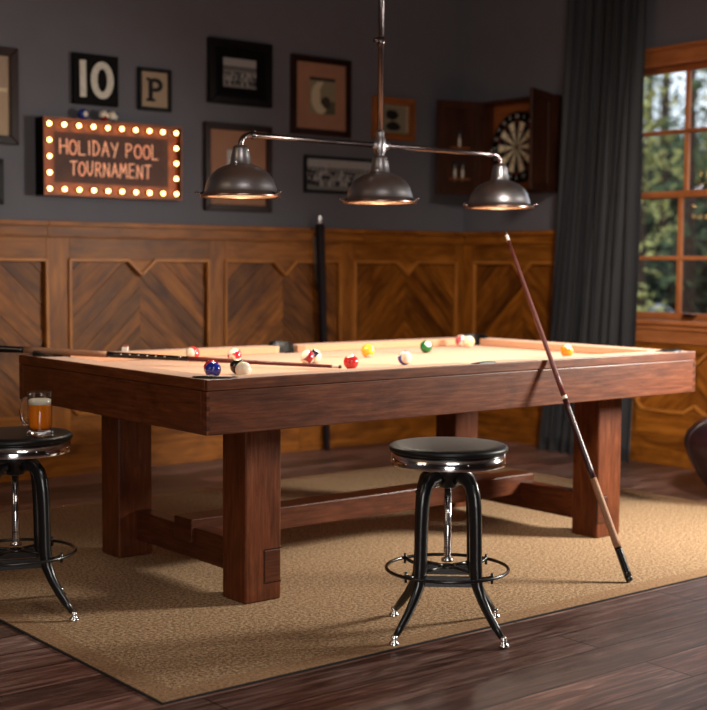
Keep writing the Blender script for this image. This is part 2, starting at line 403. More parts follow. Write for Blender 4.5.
# ------------------------------------------------------------------ room shell
mb = MB(); mb.box((XL, YF, -.1), (XR+.15, YB+.15, FZ)); struct(mb.build('floor', M['floor']))
mb = MB(); mb.box((XL, YF, ZC), (XR+.15, YB+.15, ZC+.1)); struct(mb.build('ceiling', M['ceiling']))
mb = MB(); mb.box((XL, YB, FZ), (XR+.15, YB+.15, ZC)); struct(mb.build('wall_back', M['wall']))
mb = MB(); mb.box((XL-.15, YF, FZ), (XL, YB+.15, ZC)); struct(mb.build('wall_left', M['wall']))
mb = MB(); mb.box((XL, YF-.15, FZ), (XR+.15, YF, ZC)); struct(mb.build('wall_front', M['wall']))
WY0, WY1, WZ0, WZ1 = .46, 1.72, .84, 2.325
mb = MB()
mb.box((XR, YF, FZ), (XR+.15, WY0, ZC)); mb.box((XR, WY1, FZ), (XR+.15, YB, ZC))
mb.box((XR, WY0, FZ), (XR+.15, WY1, WZ0)); mb.box((XR, WY0, WZ1), (XR+.15, WY1, ZC))
struct(mb.build('wall_right', M['wall']))

# clip polygon by half-plane n.p<=d
def clip(poly, n, d):
    out = []
    for i in range(len(poly)):
        a = Vector(poly[i]); b = Vector(poly[(i+1) % len(poly)])
        da = a.dot(n)-d; db = b.dot(n)-d
        if da <= 0: out.append(a)
        if (da < 0 < db) or (db < 0 < da): out.append(a+(b-a)*(da/(da-db)))
    return out
NW, ND, CH = .085, .08, .045
def half_outline(hw, z0, z1, sgn):
    nd = min(ND, (z1-z0)*.2)
    pts = [(0, z0+.045), (hw*.18, z0+.0), (hw-CH, z0), (hw, z0+CH), (hw, z1), (NW, z1), (0, z1-nd)]
    return [(sgn*x, z) for x, z in pts]
def convex_half(hw, z0, z1, sgn):
    nd = min(ND, (z1-z0)*.2)
    return [(sgn*x, z) for x, z in [(0, z0), (hw, z0), (hw, z1), (0, z1)]]
def wainscot(name_i, axes, u0, u1, panels, z1, top=True):
    """axes: origin/A/B/N of the wall plane; panels: list of (centre, halfwidth, zlo, zhi)"""
    O, A, B, Nn = axes
    mb = MB()
    P = lambda poly, d0, d1, g, t=None: mb.poly_prism(poly, d0, d1, axes, g, t)
    R_ = lambda a, b, c, d, d0, d1, g, t=None: P([(a, c), (b, c), (b, d), (a, d)], d0, d1, g, t)
    zs = [(u0, u1)]
    panels = sorted(panels)
    edges = [u0]
    for c, hw, a, b in panels: edges += [c-hw, c+hw]
    edges.append(u1)
    # stiles
    for k in range(0, len(edges), 2):
        if edges[k+1] > edges[k]+.002: R_(edges[k], edges[k+1], .168, z1, .0, .034, (0, 1))
    for c, hw, a, b in panels:
        R_(c-hw, c+hw, .168, a, .0, .034, (1, 0)); R_(c-hw, c+hw, b, z1, .0, .034, (1, 0))
        nd = min(ND, (b-a)*.2)
        P([(c-NW, b), (c, b-nd), (c+NW, b)], .0, .033, (1, 0))
        P([(c-hw*.18, a), (c+hw*.18, a), (c, a+.045)], .0, .033, (1, 0))
        for s in (-1, 1): P([(c+s*hw, a), (c+s*hw, a+CH), (c+s*(hw-CH), a)], .0, .033, (1, 0))
    o = struct(mb.build(name_i, M['wain'], bevel=.002))
    for c, hw, a, b in panels:
        pb = MB(); nd = min(ND, (b-a)*.2)
        for s in (-1, 1):
            half = convex_half(hw, a, b, s)
            d = Vector((s*-.72, .69)).normalized()  # plank direction rising to the centre
            n = Vector((-d.y, d.x))
            vals = [Vector(p).dot(n) for p in half]; lo, hi = min(vals), max(vals); k = lo
            while k < hi:
                w = random.choice((.07, .085, .1, .12))
                q = clip(clip(half, n, k+w-.0025), -n, -k)
                if len(q) > 2:
                    q2 = [(p[0]+c, p[1]) for p in q]
                    t = random.choice((.6, .75, .85, .95, 1.05, 1.15)); pb.poly_prism(q2, 0, .012+random.uniform(0, .005), axes, d, (t, t*.97, t*.94))
                k += w
        pb.build('panel', M['wain_plank'], o)
        bd = MB()
        for s in (-1, 1):
            ol = half_outline(hw, a, b, s)
            bd.strip([(x+c, z) for x, z in ol], .02, .02, .047, axes)
        bd.build('moulding', M['bead'], o, bevel=.005)
    return o
axB = ((0, YB, 0), (1, 0, 0), (0, 0, 1), (0, -1, 0))
axR = ((XR, 0, 0), (0, 1, 0), (0, 0, 1), (-1, 0, 0))
pb_ = [(.49-.99, .44, .325, 1.165), (.49, .435, .325, 1.165), (1.50, .44, .325, 1.165), (2.488, .43, .325, 1.165), (3.473, .44, .325, 1.165), (-1.5, .44, .325, 1.165), (-2.5, .44, .325, 1.165), (-3.42, .4, .325, 1.165)]
wainscot('trim_1', axB, XL, XR, pb_, 1.285)
wainscot('trim_2', axR, 1.81, YB-.036, [(2.49, .438, .325, 1.165)], 1.285)
wainscot('trim_3', axR, WY0-.1, 1.808, [(1.12, .41, .31, .66)], .70)
wainscot('trim_4', axR, YF, WY0-.102, [(-.15, .42, .325, 1.165), (-1.15, .42, .325, 1.165), (-2.2, .42, .325, 1.165), (-3.2, .42, .325, 1.165), (-4.3, .42, .325, 1.165)], 1.285)
def cap(name, lo, hi, ax):
    mb = MB()
    if ax == 'B':
        x0, x1 = lo, hi
        seg = [x0]+[v for v in (-1.2, .93, 3.1) if x0 < v < x1]+[x1]
        for a, b in zip(seg[:-1], seg[1:]):
            mb.box((a, YB-.042, 1.285), (b-.001, YB, 1.345), 0); mb.box((a, YB-.062, 1.345), (b-.001, YB, 1.371), 0)
            mb.box((a, YB-.048, 1.288), (b-.001, YB, 1.300), 0)
    else:
        mb.box((XR-.042, lo, 1.285), (XR, hi, 1.345), 1); mb.box((XR-.062, lo, 1.345), (XR, hi, 1.371), 1)
        mb.box((XR-.048, lo, 1.288), (XR, hi, 1.300), 1)
    return struct(mb.build(name, M['wain'], bevel=.002))
cap('trim_5', XL, XR, 'B'); cap('trim_6', 1.81, YB-.063, 'R'); cap('trim_7', YF, WY0-.102, 'R')
mb = MB()
for a, b in ((XL, -1.3), (-1.3, .6), (.6, 2.6), (2.6, XR)): mb.box((a, YB-.044, FZ), (b-.001, YB, .168), 0)
struct(mb.build('baseboard_back', M['wain'], bevel=.003))
mb = MB()
for a, b in ((YF, -2.), (-2., .3), (.3, 1.9), (1.9, YB-.045)): mb.box((XR-.044, a, FZ), (XR, b-.001, .168), 1)
struct(mb.build('baseboard_right', M['wain'], bevel=.003))

# ------------------------------------------------------------------ window
mb = MB()
for y0, y1 in ((WY0-.1, WY0), (WY1, WY1+.09)): mb.box((XR-.028, y0, WZ0), (XR, y1, 2.30), 2)
mb.box((XR-.03, WY0-.1, 2.30), (XR, WY1+.09, 2.385), 1); mb.box((XR-.05, WY0-.12, 2.385), (XR, WY1+.11, 2.408), 1)
mb.box((XR, WY0, 2.314), (XR+.15, WY1, 2.325), 1)
mb.box((XR, WY0, WZ0), (XR+.15, WY0+.015, 2.314), 2); mb.box((XR, WY1-.015, WZ0), (XR+.15, WY1, 2.314), 2)
win = struct(mb.build('window_1', M['winwood'], bevel=.002))
mb = MB(); mb.box((XR-.075, WY0-.13, .812), (XR+.15, WY1+.088, .84), 1)
mb.build('window_sill', M['winwood'], win, bevel=.006)
mb = MB(); mb.box((XR-.045, WY0-.1, .705), (XR-.035, WY1+.088, .811), 1); mb.box((XR-.058, WY0-.1, .785), (XR-.045, WY1+.088, .811), 1)
mb.build('sill_apron', M['winwood'], win, bevel=.003)
def sash(x, z0, z1, zm, nm):
    mb = MB(); y0, y1 = WY0+.016, WY1-.016; r = .045
    mb.box((x-.018, y0, z0), (x+.018, y0+r, z1), 2); mb.box((x-.018, y1-r, z0), (x+.018, y1, z1), 2)
    mb.box((x-.018, y0+r, z0), (x+.018, y1-r, z0+.04), 1); mb.box((x-.018, y0+r, z1-.038), (x+.018, y1-r, z1), 1)
    for ym in (1.30, .88): mb.box((x-.014, ym-.013, z0+.04), (x+.014, ym+.013, z1-.038), 2)
    mb.box((x-.015, y0+r, zm-.012), (x+.015, y1-r, zm+.012), 1)
    s = mb.build(nm, M['winwood'], win, bevel=.003)
    g = MB(); g.box((x-.002, y0+.01, z0+.01), (x+.002, y1-.01, z1-.01)); g.build('pane', M['glass'], s)
    return s
sash(XR+.085, 1.545, 2.312, 1.93, 'upper_sash')
ls = sash(XR+.04, .841, 1.585, 1.198, 'lower_sash')
mb = MB(); mb.box((XR-.006, 1.16, .862), (XR+.020, 1.24, .872)); mb.tube([(XR-.004, 1.165, .872), (XR-.02, 1.18, .876), (XR-.02, 1.22, .876), (XR-.004, 1.235, .872)], .005, 8)
mb.build('sash_lift', M['brassdark'], ls)
mb = MB(); mb.lathe([(0, 0), (.022, 0), (.022, .008), (.012, .014), (0, .015)], 20, Matrix.Translation((XR+.04, 1.19, 1.586)))
mb.tube([(XR+.04, 1.19, 1.598), (XR+.03, 1.15, 1.606)], .006, 8); mb.build('sash_lock', M['chrome'], ls)

# ------------------------------------------------------------------ curtain
mb = MB(); ny, nz = 150, 30; rows = []
for k in range(nz+1):
    z = -.004+(2.93+.004)*k/nz; t = k/nz
    ya = 1.44+.07*(1-t); yb = 2.0+.24*(1-t)**1.4
    row = []
    for i in range(ny+1):
        s_ = i/ny; ph = s_*2*pi*8.5
        amp = .036*(.75+.35*(1-t))
        x = XR-.135+amp*sin(ph+.7*sin(3*t+s_*5))+.012*sin(ph*.37+4*t)
        y = ya+(yb-ya)*s_+.010*sin(2*ph+1.3*t)
        row.append(mb.bm.verts.new((x, y, z)))
    rows.append(row)
for k in range(nz):
    for i in range(ny): mb.face([rows[k][i], rows[k][i+1], rows[k+1][i+1], rows[k+1][i]], None, 1, True)
cur = empty('window_curtain', (XR-.135, 1.8, 0), 0, 'floor-length charcoal velvet curtain hanging in pleats left of the window', 'curtain')
o = mb.build('curtain_panel', M['velvet']); o.parent = cur; o.location = (-(XR-.135), -1.8, 0)
md = o.modifiers.new('Solidify', 'SOLIDIFY'); md.thickness = .004
mb = MB(); mb.tube([(0, -1.6, 2.96), (0, .45, 2.96)], .014, 14); mb.sphere((0, .47, 2.96), .03, 14, 8)
for yy in (.4, -1.5): mb.tube([(0, yy, 2.96), (.134, yy, 2.96)], .008, 8); mb.lathe([(0, 0), (.03, 0), (.03, .01), (0, .01)], 14, Matrix.Translation((.134, yy, 2.96)) @ Matrix.Rotation(-pi/2, 4, 'Y'))
mb.build('curtain_rod', M['brassdark'], cur)
for i in range(9):
    mb = MB(); mb.tube([(.022*cos(a*pi/8), -.27+i*.067, 2.955+.022*sin(a*pi/8)) for a in range(16)], .0025, 6, closed=True); mb.build('curtain_ring', M['brassdark'], cur)

# ------------------------------------------------------------------ outside: ground, pines, boulder
def hill(x, y):
    r = sqrt((x-4)**2+(y-1)**2); t = min(1, max(0, (r-7)/34)); t = t*t*(3-2*t)
    return -.85+4.1*t+.12*sin(x*.9+y*.4)+.1*sin(y*1.3-x*.3)
mb = MB(); n = 44; gx = [XR+.16+46*i/n for i in range(n+1)]; gy = [-16+70*i/n for i in range(n+1)]
gv = [[mb.bm.verts.new((x, y, hill(x, y))) for y in gy] for x in gx]
for i in range(n):
    for j in range(n): mb.face([gv[i][j], gv[i+1][j], gv[i+1][j+1], gv[i][j+1]], None, 1, True)
struct(mb.build('ground', M['soil']))
def pine(h, mat, seed, dens=1.0):
    rnd = random.Random(seed)
    t = empty('pine_tree', (0, 0, 0), 0, 'blurred pine tree growing outside beyond the window panes', 'tree', 'pine trees outside the window')
    mb = MB(); mb.tube([(0, 0, 0), (.05, 0, h*.3), (0, .04, h*.65), (0, 0, h)], [.13, .1, .06, .015], 8); mb.build('trunk', M['bark'], t)
    mb = MB()
    z = h*.16
    while z < h*.98:
        R = (1-z/h)*h*.20+.15
        for k in range(rnd.randint(4, 6)):
            a = rnd.uniform(0, 2*pi); L = R*rnd.uniform(.6, 1.1); dz = -L*.25
            for q in range(int(26*dens)):
                u = rnd.uniform(.15, 1); c = Vector((cos(a)*L*u+rnd.gauss(0, .09), sin(a)*L*u+rnd.gauss(0, .09), z+dz*u+rnd.gauss(0, .06)))
                d1 = Vector((rnd.gauss(0, 1), rnd.gauss(0, 1), rnd.gauss(0, .5))).normalized()*rnd.uniform(.05, .12)
                d2 = Vector((rnd.gauss(0, 1), rnd.gauss(0, 1), rnd.gauss(0, 1))).normalized()*.035
                mb.face([mb.bm.verts.new(c-d1), mb.bm.verts.new(c+d2), mb.bm.verts.new(c+d1), mb.bm.verts.new(c-d2)])
        z += h*.045
    mb.build('foliage', mat, t)
    return t
PA = pine(6.5, M['needle'], 1, .42); PB = pine(5.2, M['needle2'], 2, .34)
spots = [(PB, 11.5, .812, 1.1, .3), (PA, 14.5, .752, 1.1, 1.), (PA, 20.5, .782, 1.35, 2.), (PB, 18, .828, 1.3, 2.6), (PA, 27., .755, 1.5, 4), (PB, 24., .72, 1.3, 1.), (PA, 31., .800, 1.5, 2.), (PA, 15., .65, 1.2, 5), (PA, 12., .5, 1., .7), (PB, 14., .98, 1.2, .7), (PA, 9., -.1, 1., 2.)]
used = set()
for src, x, sl, s_, r in spots:
    y = -3.47+sl*(x+2.2)
    o = src if src not in used else copy_tree(src)
    used.add(src); o.location = (x, y, hill(x, y)-.05); o.rotation_euler = (0, 0, r); o.scale = (s_*.8, s_*.8, s_*1.1)
def shrub():
    t = empty('shrub', (0, 0, 0), 0, 'dark blurred shrub on the hillside outside, low in the window panes', 'shrub', 'dark shrubs on the hillside outside')
    rnd = random.Random(5); mb = MB()
    for q in range(1500):
        d = Vector((rnd.gauss(0, 1), rnd.gauss(0, 1), rnd.gauss(0, 1))).normalized()*rnd.uniform(.5, 1.); c = Vector((d.x, d.y, .55+d.z*.6))
        if c.z < 0: continue
        d1 = Vector((rnd.gauss(0, 1), rnd.gauss(0, 1), rnd.gauss(0, 1))).normalized()*.09; d2 = Vector((rnd.gauss(0, 1), rnd.gauss(0, 1), rnd.gauss(0, 1))).normalized()*.05
        mb.face([mb.bm.verts.new(c-d1), mb.bm.verts.new(c+d2), mb.bm.verts.new(c+d1), mb.bm.verts.new(c-d2)])
    mb.build('leaves', M['shrub'], t)
    mb = MB()
    for k in range(5): mb.tube([(0, 0, -.1), (.3*cos(k*1.26), .3*sin(k*1.26), .4), (.5*cos(k*1.26), .5*sin(k*1.26), .8)], [.03, .02, .01], 6)
    mb.build('stem', M['bark'], t); return t
sh0 = shrub(); first = True
for x, sl, s_ in ((12.2, .812, 1.), (17., .745, 1.5), (21.5, .812, 1.8), (27., .735, 2.), (27.5, .785, 2.), (33., .765, 2.)):
    y = -3.47+sl*(x+2.2); o = sh0 if first else copy_tree(sh0); first = False
    o.location = (x, y, hill(x, y)-.05); o.scale = (s_,)*3; o.rotation_euler = (0, 0, x)
mb = MB(); bm = mb.bm; bmesh.ops.create_icosphere(bm, subdivisions=3, radius=1)
for v in bm.verts: v.co *= 1+.22*sin(3*v.co.x+1)*cos(4*v.co.y)+.1*sin(7*v.co.z)
for f in bm.faces: f.smooth = False
by_ = -3.47+.788*(14.6+2.2)
tag(mb.build('boulder', M['stone'], loc=(14.6, by_, hill(14.6, by_)+.25)), 'pale boulder lying outside low beyond the window', 'boulder').scale = (.5, .75, .6)

# ------------------------------------------------------------------ rug
mb = MB(); RX0, RX1, RY0, RY1 = -.462, 3.135, -.512, 2.21
B_ = .075
mb.box((RX0+B_, RY0+B_, FZ+.0002), (RX1-B_, RY1-B_, -.0004))
rug = tag(mb.build('area_rug', M['rug']), 'large tan woven sisal rug lying under the pool table', 'rug')
mb = MB(); axz = ((0, 0, 0), (1, 0, 0), (0, 1, 0), (0, 0, 1))
o4 = [(RX0, RY0), (RX1, RY0), (RX1, RY1), (RX0, RY1)]; i4 = [(RX0+B_, RY0+B_), (RX1-B_, RY0+B_), (RX1-B_, RY1-B_), (RX0+B_, RY1-B_)]
for k in range(4):
    j = (k+1) % 4; mb.poly_prism([o4[k], o4[j], i4[j], i4[k]], FZ+.0002, 0, axz)
mb.build('rug_binding', M['rugband'], rug)
mb = MB()
e4 = [(RX0-.006, RY0-.006), (RX1+.006, RY0-.006), (RX1+.006, RY1+.006), (RX0-.006, RY1+.006)]
for k in range(4):
    j = (k+1) % 4; mb.poly_prism([e4[k], e4[j], o4[j], o4[k]], FZ, -.001, axz)
mb.build('edge_line', M['rugedge'], rug)  # thin dark line around the outside of the binding
RZ = 0

# ------------------------------------------------------------------ pool table
L, W, TOP, HA = 2.465, 1.367, .790, .1752
tb = empty('pool_table', (L/2, W/2, RZ), 0, 'large dark brown wooden pool table with camel cloth standing on the tan rug', 'pool table')
tbo = (-L/2, -W/2, -RZ)
def TP(mb, name, mat, bevel=0, parent=None):
    o = mb.build(name, mat, parent or tb, None if parent else tbo, bevel); return o
z0, z1 = TOP-HA, TOP-.036
th = .035
for nm, lo, hi, g in (('apron', (0, 0, z0), (L, th, z1), 0), ('apron', (0, W-th, z0), (L, W, z1), 0),
                      ('apron', (0, th, z0), (th, W-th, z1), 1), ('apron', (L-th, th, z0), (L, W-th, z1), 1)):
    mb = MB(); mb.box(lo, hi, g, 1.); TP(mb, nm, M['table'], .003)
for lo, hi, g in (((.0, -.002, z1+.001), (L, .012, TOP), 0), ((0, W-.012, z1+.001), (L, W+.002, TOP), 0),
                  ((-.002, .0125, z1+.001), (.012, W-.0125, TOP), 1), ((L-.012, .0125, z1+.001), (L+.002, W-.0125, TOP), 1)):
    mb = MB(); mb.box(lo, hi, g, 1.08); TP(mb, 'rail_cap', M['table'], .003)
# finger joints in the near apron corners
for cx_, cy_, sx in ((0, 0, 1), (L, 0, -1)):
    mb = MB(); n = 9; hh = (z1-z0)/n
    for k in range(n):
        zz = z0+k*hh
        if k % 2: mb.box((cx_-.0012 if sx > 0 else cx_-.012, -.0012, zz+.001), (cx_+.012 if sx > 0 else cx_+.0012, .006, zz+hh-.001), 0, .55)
        else: mb.box((cx_-.0012 if sx > 0 else cx_-.006, -.0012, zz+.001), (cx_+.006 if sx > 0 else cx_+.0012, .022, zz+hh-.001), 0, 1.25)
    TP(mb, 'corner_joint', M['table'])
# legs
s1, s2, iu, iv = .149, .141, .263, .175
for x0_ in (iu, L-iu-s1):
    for y0_ in (iv, W-iv-s2):
        mb = MB(); mb.box((x0_, y0_, RZ), (x0_+s1, y0_+s2, z0+.002), 2, 1.05)
        lg = TP(mb, 'leg', M['table'], .006)
        xs = x0_+s1-.073 if x0_ < 1 else x0_
        ys = y0_-.0015 if y0_ < .5 else y0_+s2-.004
        mb = MB(); mb.box((xs+.004, ys, .065), (xs+.069, ys+.0055, .175), 0, .72)
        TP(mb, 'tenon_end', M['table'], .002, lg)
        mb = MB()
        for lo, hi in (((xs, ys+.001, .060), (xs+.073, ys+.005, .064)), ((xs, ys+.001, .176), (xs+.073, ys+.005, .180)), ((xs, ys+.001, .064), (xs+.003, ys+.005, .176))): mb.box(lo, hi, 0, .12)
        TP(mb, 'tenon_gap', M['table'], 0, lg)
for x0_ in (iu+s1-.073, L-iu-s1):
    mb = MB(); mb.box((x0_+.001, iv+s2, .066), (x0_+.072, W-iv-s2, .182), 1, .95); TP(mb, 'end_stretcher', M['table'], .004)
ym = W/2
mb = MB(); mb.box((iu+s1-.085, ym-.06, .128), (L-iu-s1+.085, ym+.06, .214), 0, .9); TP(mb, 'long_stretcher', M['table'], .004)
# bed
pk = [(.10, .10), (L/2, .066), (L-.10, .10), (L-.10, W-.10), (L/2, W-.066), (.10, W-.10)]
PR = .062
def arc(c, r, a0, a1, n=14): return [(c[0]+r*cos(radians(a0+(a1-a0)*i/n)), c[1]+r*sin(radians(a0+(a1-a0)*i/n))) for i in range(n+1)]
e = .09
sd = math.degrees(math.asin((e-.066)/.05))
poly = arc((.10, .10), .055, 190, -100+360, 1)[:0]
cg = math.degrees(math.asin((.10-e)/.055))
poly = arc((.10, .10), .055, 180+cg-90-2*cg+0, -cg, 14)
poly = arc((.10, .10), .055, 90+cg, -cg, 14)
poly += arc((L/2, .066), .05, 180-sd, sd, 12)
poly += arc((L-.10, .10), .055, 180+cg, 90-cg, 14)
poly += arc((L-.10, W-.10), .055, 270+cg, 180-cg, 14)
poly += arc((L/2, W-.066), .05, -sd, -180+sd, 12)
poly += arc((.10, W-.10), .055, cg, -90-cg, 14)
mb = MB(); mb.poly_prism(poly, .735, .757, axz, (1, 0), 1.)
TP(mb, 'bed_cloth', M['cloth'])
# rails (cloth covered, six pieces)
nose = .118; o_ = .0125
def rail_long():
    p = [(o_, o_)]
    p += [(L/2, o_)] if False else []
    p += [(L/2-.001, o_)]
    # side pocket bite
    p += arc((L/2, .075), .052, -122, -200, 8)[0:0]
    b = [(q[0], q[1]) for q in arc((L/2, .072), .056, 242, 150, 9)]
    p = [(o_, o_), (b[0][0], o_)] + b + [(L/2-.080, nose)]
    p += [(.225, nose)]
    p += arc((.10, .10), .064, 12, -135, 14)
    return p
def rail_short():
    p = [(o_, o_)] + arc((.10, .10), .064, 225, 78, 14)[0:0]
    a = arc((.10, .10), .064, -135, -282, 14)
    p = [(o_, o_)] + a + [(nose, .225)]
    b = [(W-0)]
    return a
RLp = rail_long()
def rail(poly, flip):
    mb = MB(); mb.poly_prism(poly, .7575, TOP-.001, axz, (1, 0), 1.)
    TP(mb, 'cushion_rail', M['cloth'], .0035)
for fx in (0, 1):
    for fy in (0, 1):
        q = [((L-x) if fx else x, (W-y) if fy else y) for x, y in RLp]
        rail(q, 0)
a = arc((.10, .10), .064, -135, -282, 14)
ps = [(o_, o_)] + a + [(nose, .225), (nose, W-.225)] + [(x, W-y) for x, y in a[::-1]] + [(o_, W-o_)]
for fx in (0, 1): rail([((L-x) if fx else x, y) for x, y in ps], 0)
# pockets
for i, (px, py) in enumerate(pk):
    side = i in (1, 4)
    r = .058 if side else .060; rr = r*.86
    cy = .074 if (side and i == 1) else (W-.074 if side else py)
    mt = Matrix.Translation((px, cy, 0))
    mb = MB(); mb.lathe([(0, .650), (rr*.8, .652), (rr, .67), (rr, .752), (rr+.002, .752), (rr+.002, .648), (0, .646)], 28, mt)
    # leather shield: thick collar round the outer side, rising above the rail
    d0 = {0: -135, 1: -90, 2: -45, 3: 45, 4: 90, 5: 135}[i]
    sp = 84 if side else 118
    far = py > W/2
    hz = TOP+(.017 if far else .007); ri, ro = r-.006, r+(.020 if side else .022)
    n = 22; ins = []; out = []
    for k in range(n+1):
        t = radians(d0-sp+2*sp*k/n); ee = sin(pi*k/n)**.35
        h = TOP-.02+(hz-TOP+.02)*ee; w2 = ri+(ro-ri)*(.35+.65*ee)
        w2 = min(w2, *[abs((lim-o)/c_) if abs(c_) > 1e-6 else 9 for lim, o, c_ in (((0.0135 if cos(t) < 0 else L-.0135), px, cos(t)), ((.0135 if sin(t) < 0 else W-.0135), cy, sin(t)))])
        P3 = lambda rad, z: mb.bm.verts.new((px+rad*cos(t), cy+rad*sin(t), z))
        out.append([P3(ri, .70), P3(ri, h-.003), P3(ri+.003, h), P3(w2-.004, h), P3(w2, h-.004), P3(w2, TOP-.006)])
    for k in range(n):
        for q in range(5): mb.face([out[k][q], out[k+1][q], out[k+1][q+1], out[k][q+1]], None, 1, True)
    TP(mb, 'pocket', M['pocket'])

# ------------------------------------------------------------------ balls
BR = .0286
def ball(name_col, col, x, y, z, num, stripe, rot, label, group=None):
    mat = ball_mat('ball_'+name_col, col, stripe)
    mb = MB(); mb.sphere((0, 0, 0), BR, 32, 18)
    o = mb.build('billiard_ball', mat); o.location = (x, y, z); o.rotation_euler = rot
    tag(o, label, 'ball', group)
    if num:
        for s in (0, 1):
            t = text_mesh('number', num, .016, M['letterblack'], o, (0, 0, 0), (0, 0, pi*s), on_sphere=BR)
    return o
BZ = .757+BR
G = 'pool balls on the table'
def R3(a, b, c): return (radians(a), radians(b), radians(c))
ball('blue', srgb(26, 44, 150), .262, .372, BZ, '2', False, R3(10, -60, 40), 'glossy blue pool ball at the near left corner pocket', G)
ball('red_back', srgb(190, 26, 34), .300, .440, BZ, None, False, R3(0, 30, 200), 'red pool ball half hidden behind the glossy blue ball', G)
ball('eight', srgb(18, 16, 18), .420, .455, BZ, '8', False, R3(0, -80, 220), 'black eight ball just behind the white cue ball', G)
ball('cue', None, .352, .318, BZ, None, False, R3(0, 0, 0), 'plain white cue ball near the front left corner', G)
ball('crimson', srgb(204, 30, 48), .718, .925, BZ, '3', True, R3(20, 20, 215), 'crimson pool ball with a cream side, behind the eight ball', G)
ball('rose', srgb(214, 60, 62), .640, 1.115, BZ, '11', True, R3(90, 60, -70), 'half red half cream pool ball near the far left rail', G)
ball('maroon', srgb(140, 20, 38), .905, .688, BZ, '15', True, R3(20, 50, 200), 'maroon striped pool ball in the middle of the table', G)
ball('navy', srgb(24, 18, 40), .965, .722, BZ, None, True, R3(0, 60, 120), 'dark striped pool ball touching the maroon striped ball', G)
ball('coral', srgb(206, 44, 48), .882, .383, BZ, None, False, R3(0, 70, 30), 'coral red pool ball by the tip of the lying cue', G)
ball('yellow', srgb(238, 178, 40), 1.343, .845, BZ, '1', False, R3(0, 60, 250), 'yellow pool ball between the pendant lamps\' pool of light and far rail', G)['label'] = 'yellow solid pool ball, to the left of the green ball'
ball('bluestripe', srgb(28, 52, 150), 1.199, .440, BZ, '10', True, R3(80, 40, -20), 'blue striped white pool ball near the front side pocket', G)
ball('green', srgb(10, 110, 58), 1.736, .912, BZ, '6', False, R3(0, -35, 255), 'green solid pool ball with a white number spot', G)
ball('cream', srgb(236, 206, 150), 2.164, 1.085, BZ, None, True, R3(0, 0, 0), 'cream coloured pool ball in front of the far corner pocket', G)
ball('pinkish', srgb(200, 90, 100), 2.19, 1.165, BZ, None, True, R3(0, 40, 90), 'pinkish pool ball peeping out behind the cream ball', G)
ball('orange', srgb(244, 128, 14), 2.066, .372, BZ, '5', False, R3(0, 60, 60), 'orange solid pool ball right of the leaning cue', G)
SZ = 1.918+BR
ball('shelfblue', srgb(34, 52, 140), 1.135, 3.02, SZ, '2', False, R3(0, 0, -75), 'blue pool ball sitting alone on top of the lit sign')
ball('shelfred', srgb(150, 28, 34), 1.262, 3.02, SZ+.002, '15', True, R3(60, 0, -60), 'red and white striped pool ball on top of the lit sign')
ball('shelfnavy', srgb(40, 66, 110), 1.321, 3.03, SZ+.003, '10', True, R3(80, 30, -50), 'navy and white striped pool ball on sign top, beside the red striped one')

# ------------------------------------------------------------------ cues
def cue(butt, tip, label, wrap0, wrap1, joint, inlay=False):
    butt = Vector(butt); tip = Vector(tip); Lc = (tip-butt).length
    d = (tip-butt).normalized()
    root = bpy.data.objects.new('pool_cue', None); COL.objects.link(root); root.empty_display_size = .05
    root.location = butt; root.rotation_euler = d.to_track_quat('Z', 'Y').to_euler()
    tag(root, label, 'cue')
    rad = lambda s: .0145-(.0145-.0062)*min(1, s/Lc)
    def seg(nm, a, b, mat, extra=0):
        mb = MB(); n = 8
        mb.lathe([(0, a)]+[(rad(a+(b-a)*i/n)+extra, a+(b-a)*i/n) for i in range(n+1)]+[(0, b)], 20)
        return mb.build(nm, mat, root)
    mb = MB(); mb.lathe([(0, 0), (.009, 0), (.0125, .004), (.0142, .012), (.0145, .02), (0, .02)], 20); mb.build('rubber_bumper', M['blackmetal'], root)
    seg('butt_sleeve', .02, wrap0, M['cueblack']); seg('wrap', wrap0, wrap1, M['cuewrap'], .0004)
    seg('forearm', wrap1, joint, M['cuered'] if not inlay else M['cueblack'])
    seg('joint_collar', joint, joint+.012, M['ivory'] if not inlay else M['cueblack'], .0002)
    seg('shaft', joint+.012, Lc-.035, M['shaft']); seg('ferrule', Lc-.035, Lc-.010, M['ferrule']); seg('cue_tip', Lc-.010, Lc, M['tip'])
    if inlay:
        for i in range(6):
            z = wrap1+.06+i*.035
            for a in (0.6, 2.7, 4.8):
                mb = MB(); r = rad(z)*.93
                mb.sphere((r*cos(a), r*sin(a), z), .0022, 8, 6, (1, 1, 2.)); mb.build('inlay', M['ivory'], root)
    return root
B0 = Vector((1.556, -.413, RZ+.004)); K0 = Vector((1.546, -.014, .795)); dk = (K0-B0).normalized()
cue(B0, B0+dk*1.43, 'pool cue with a tan wrap leaning upright against the front of the table', .13, .40, .72)
T1 = Vector((.868, .424, .7655)); C1 = Vector((.015, 1.372, .8085)); dd = (C1-T1).normalized()
cue(T1+dd*1.48, T1, 'pool cue with a linen wrap lying across the table corner', .215, .555, .87, True)

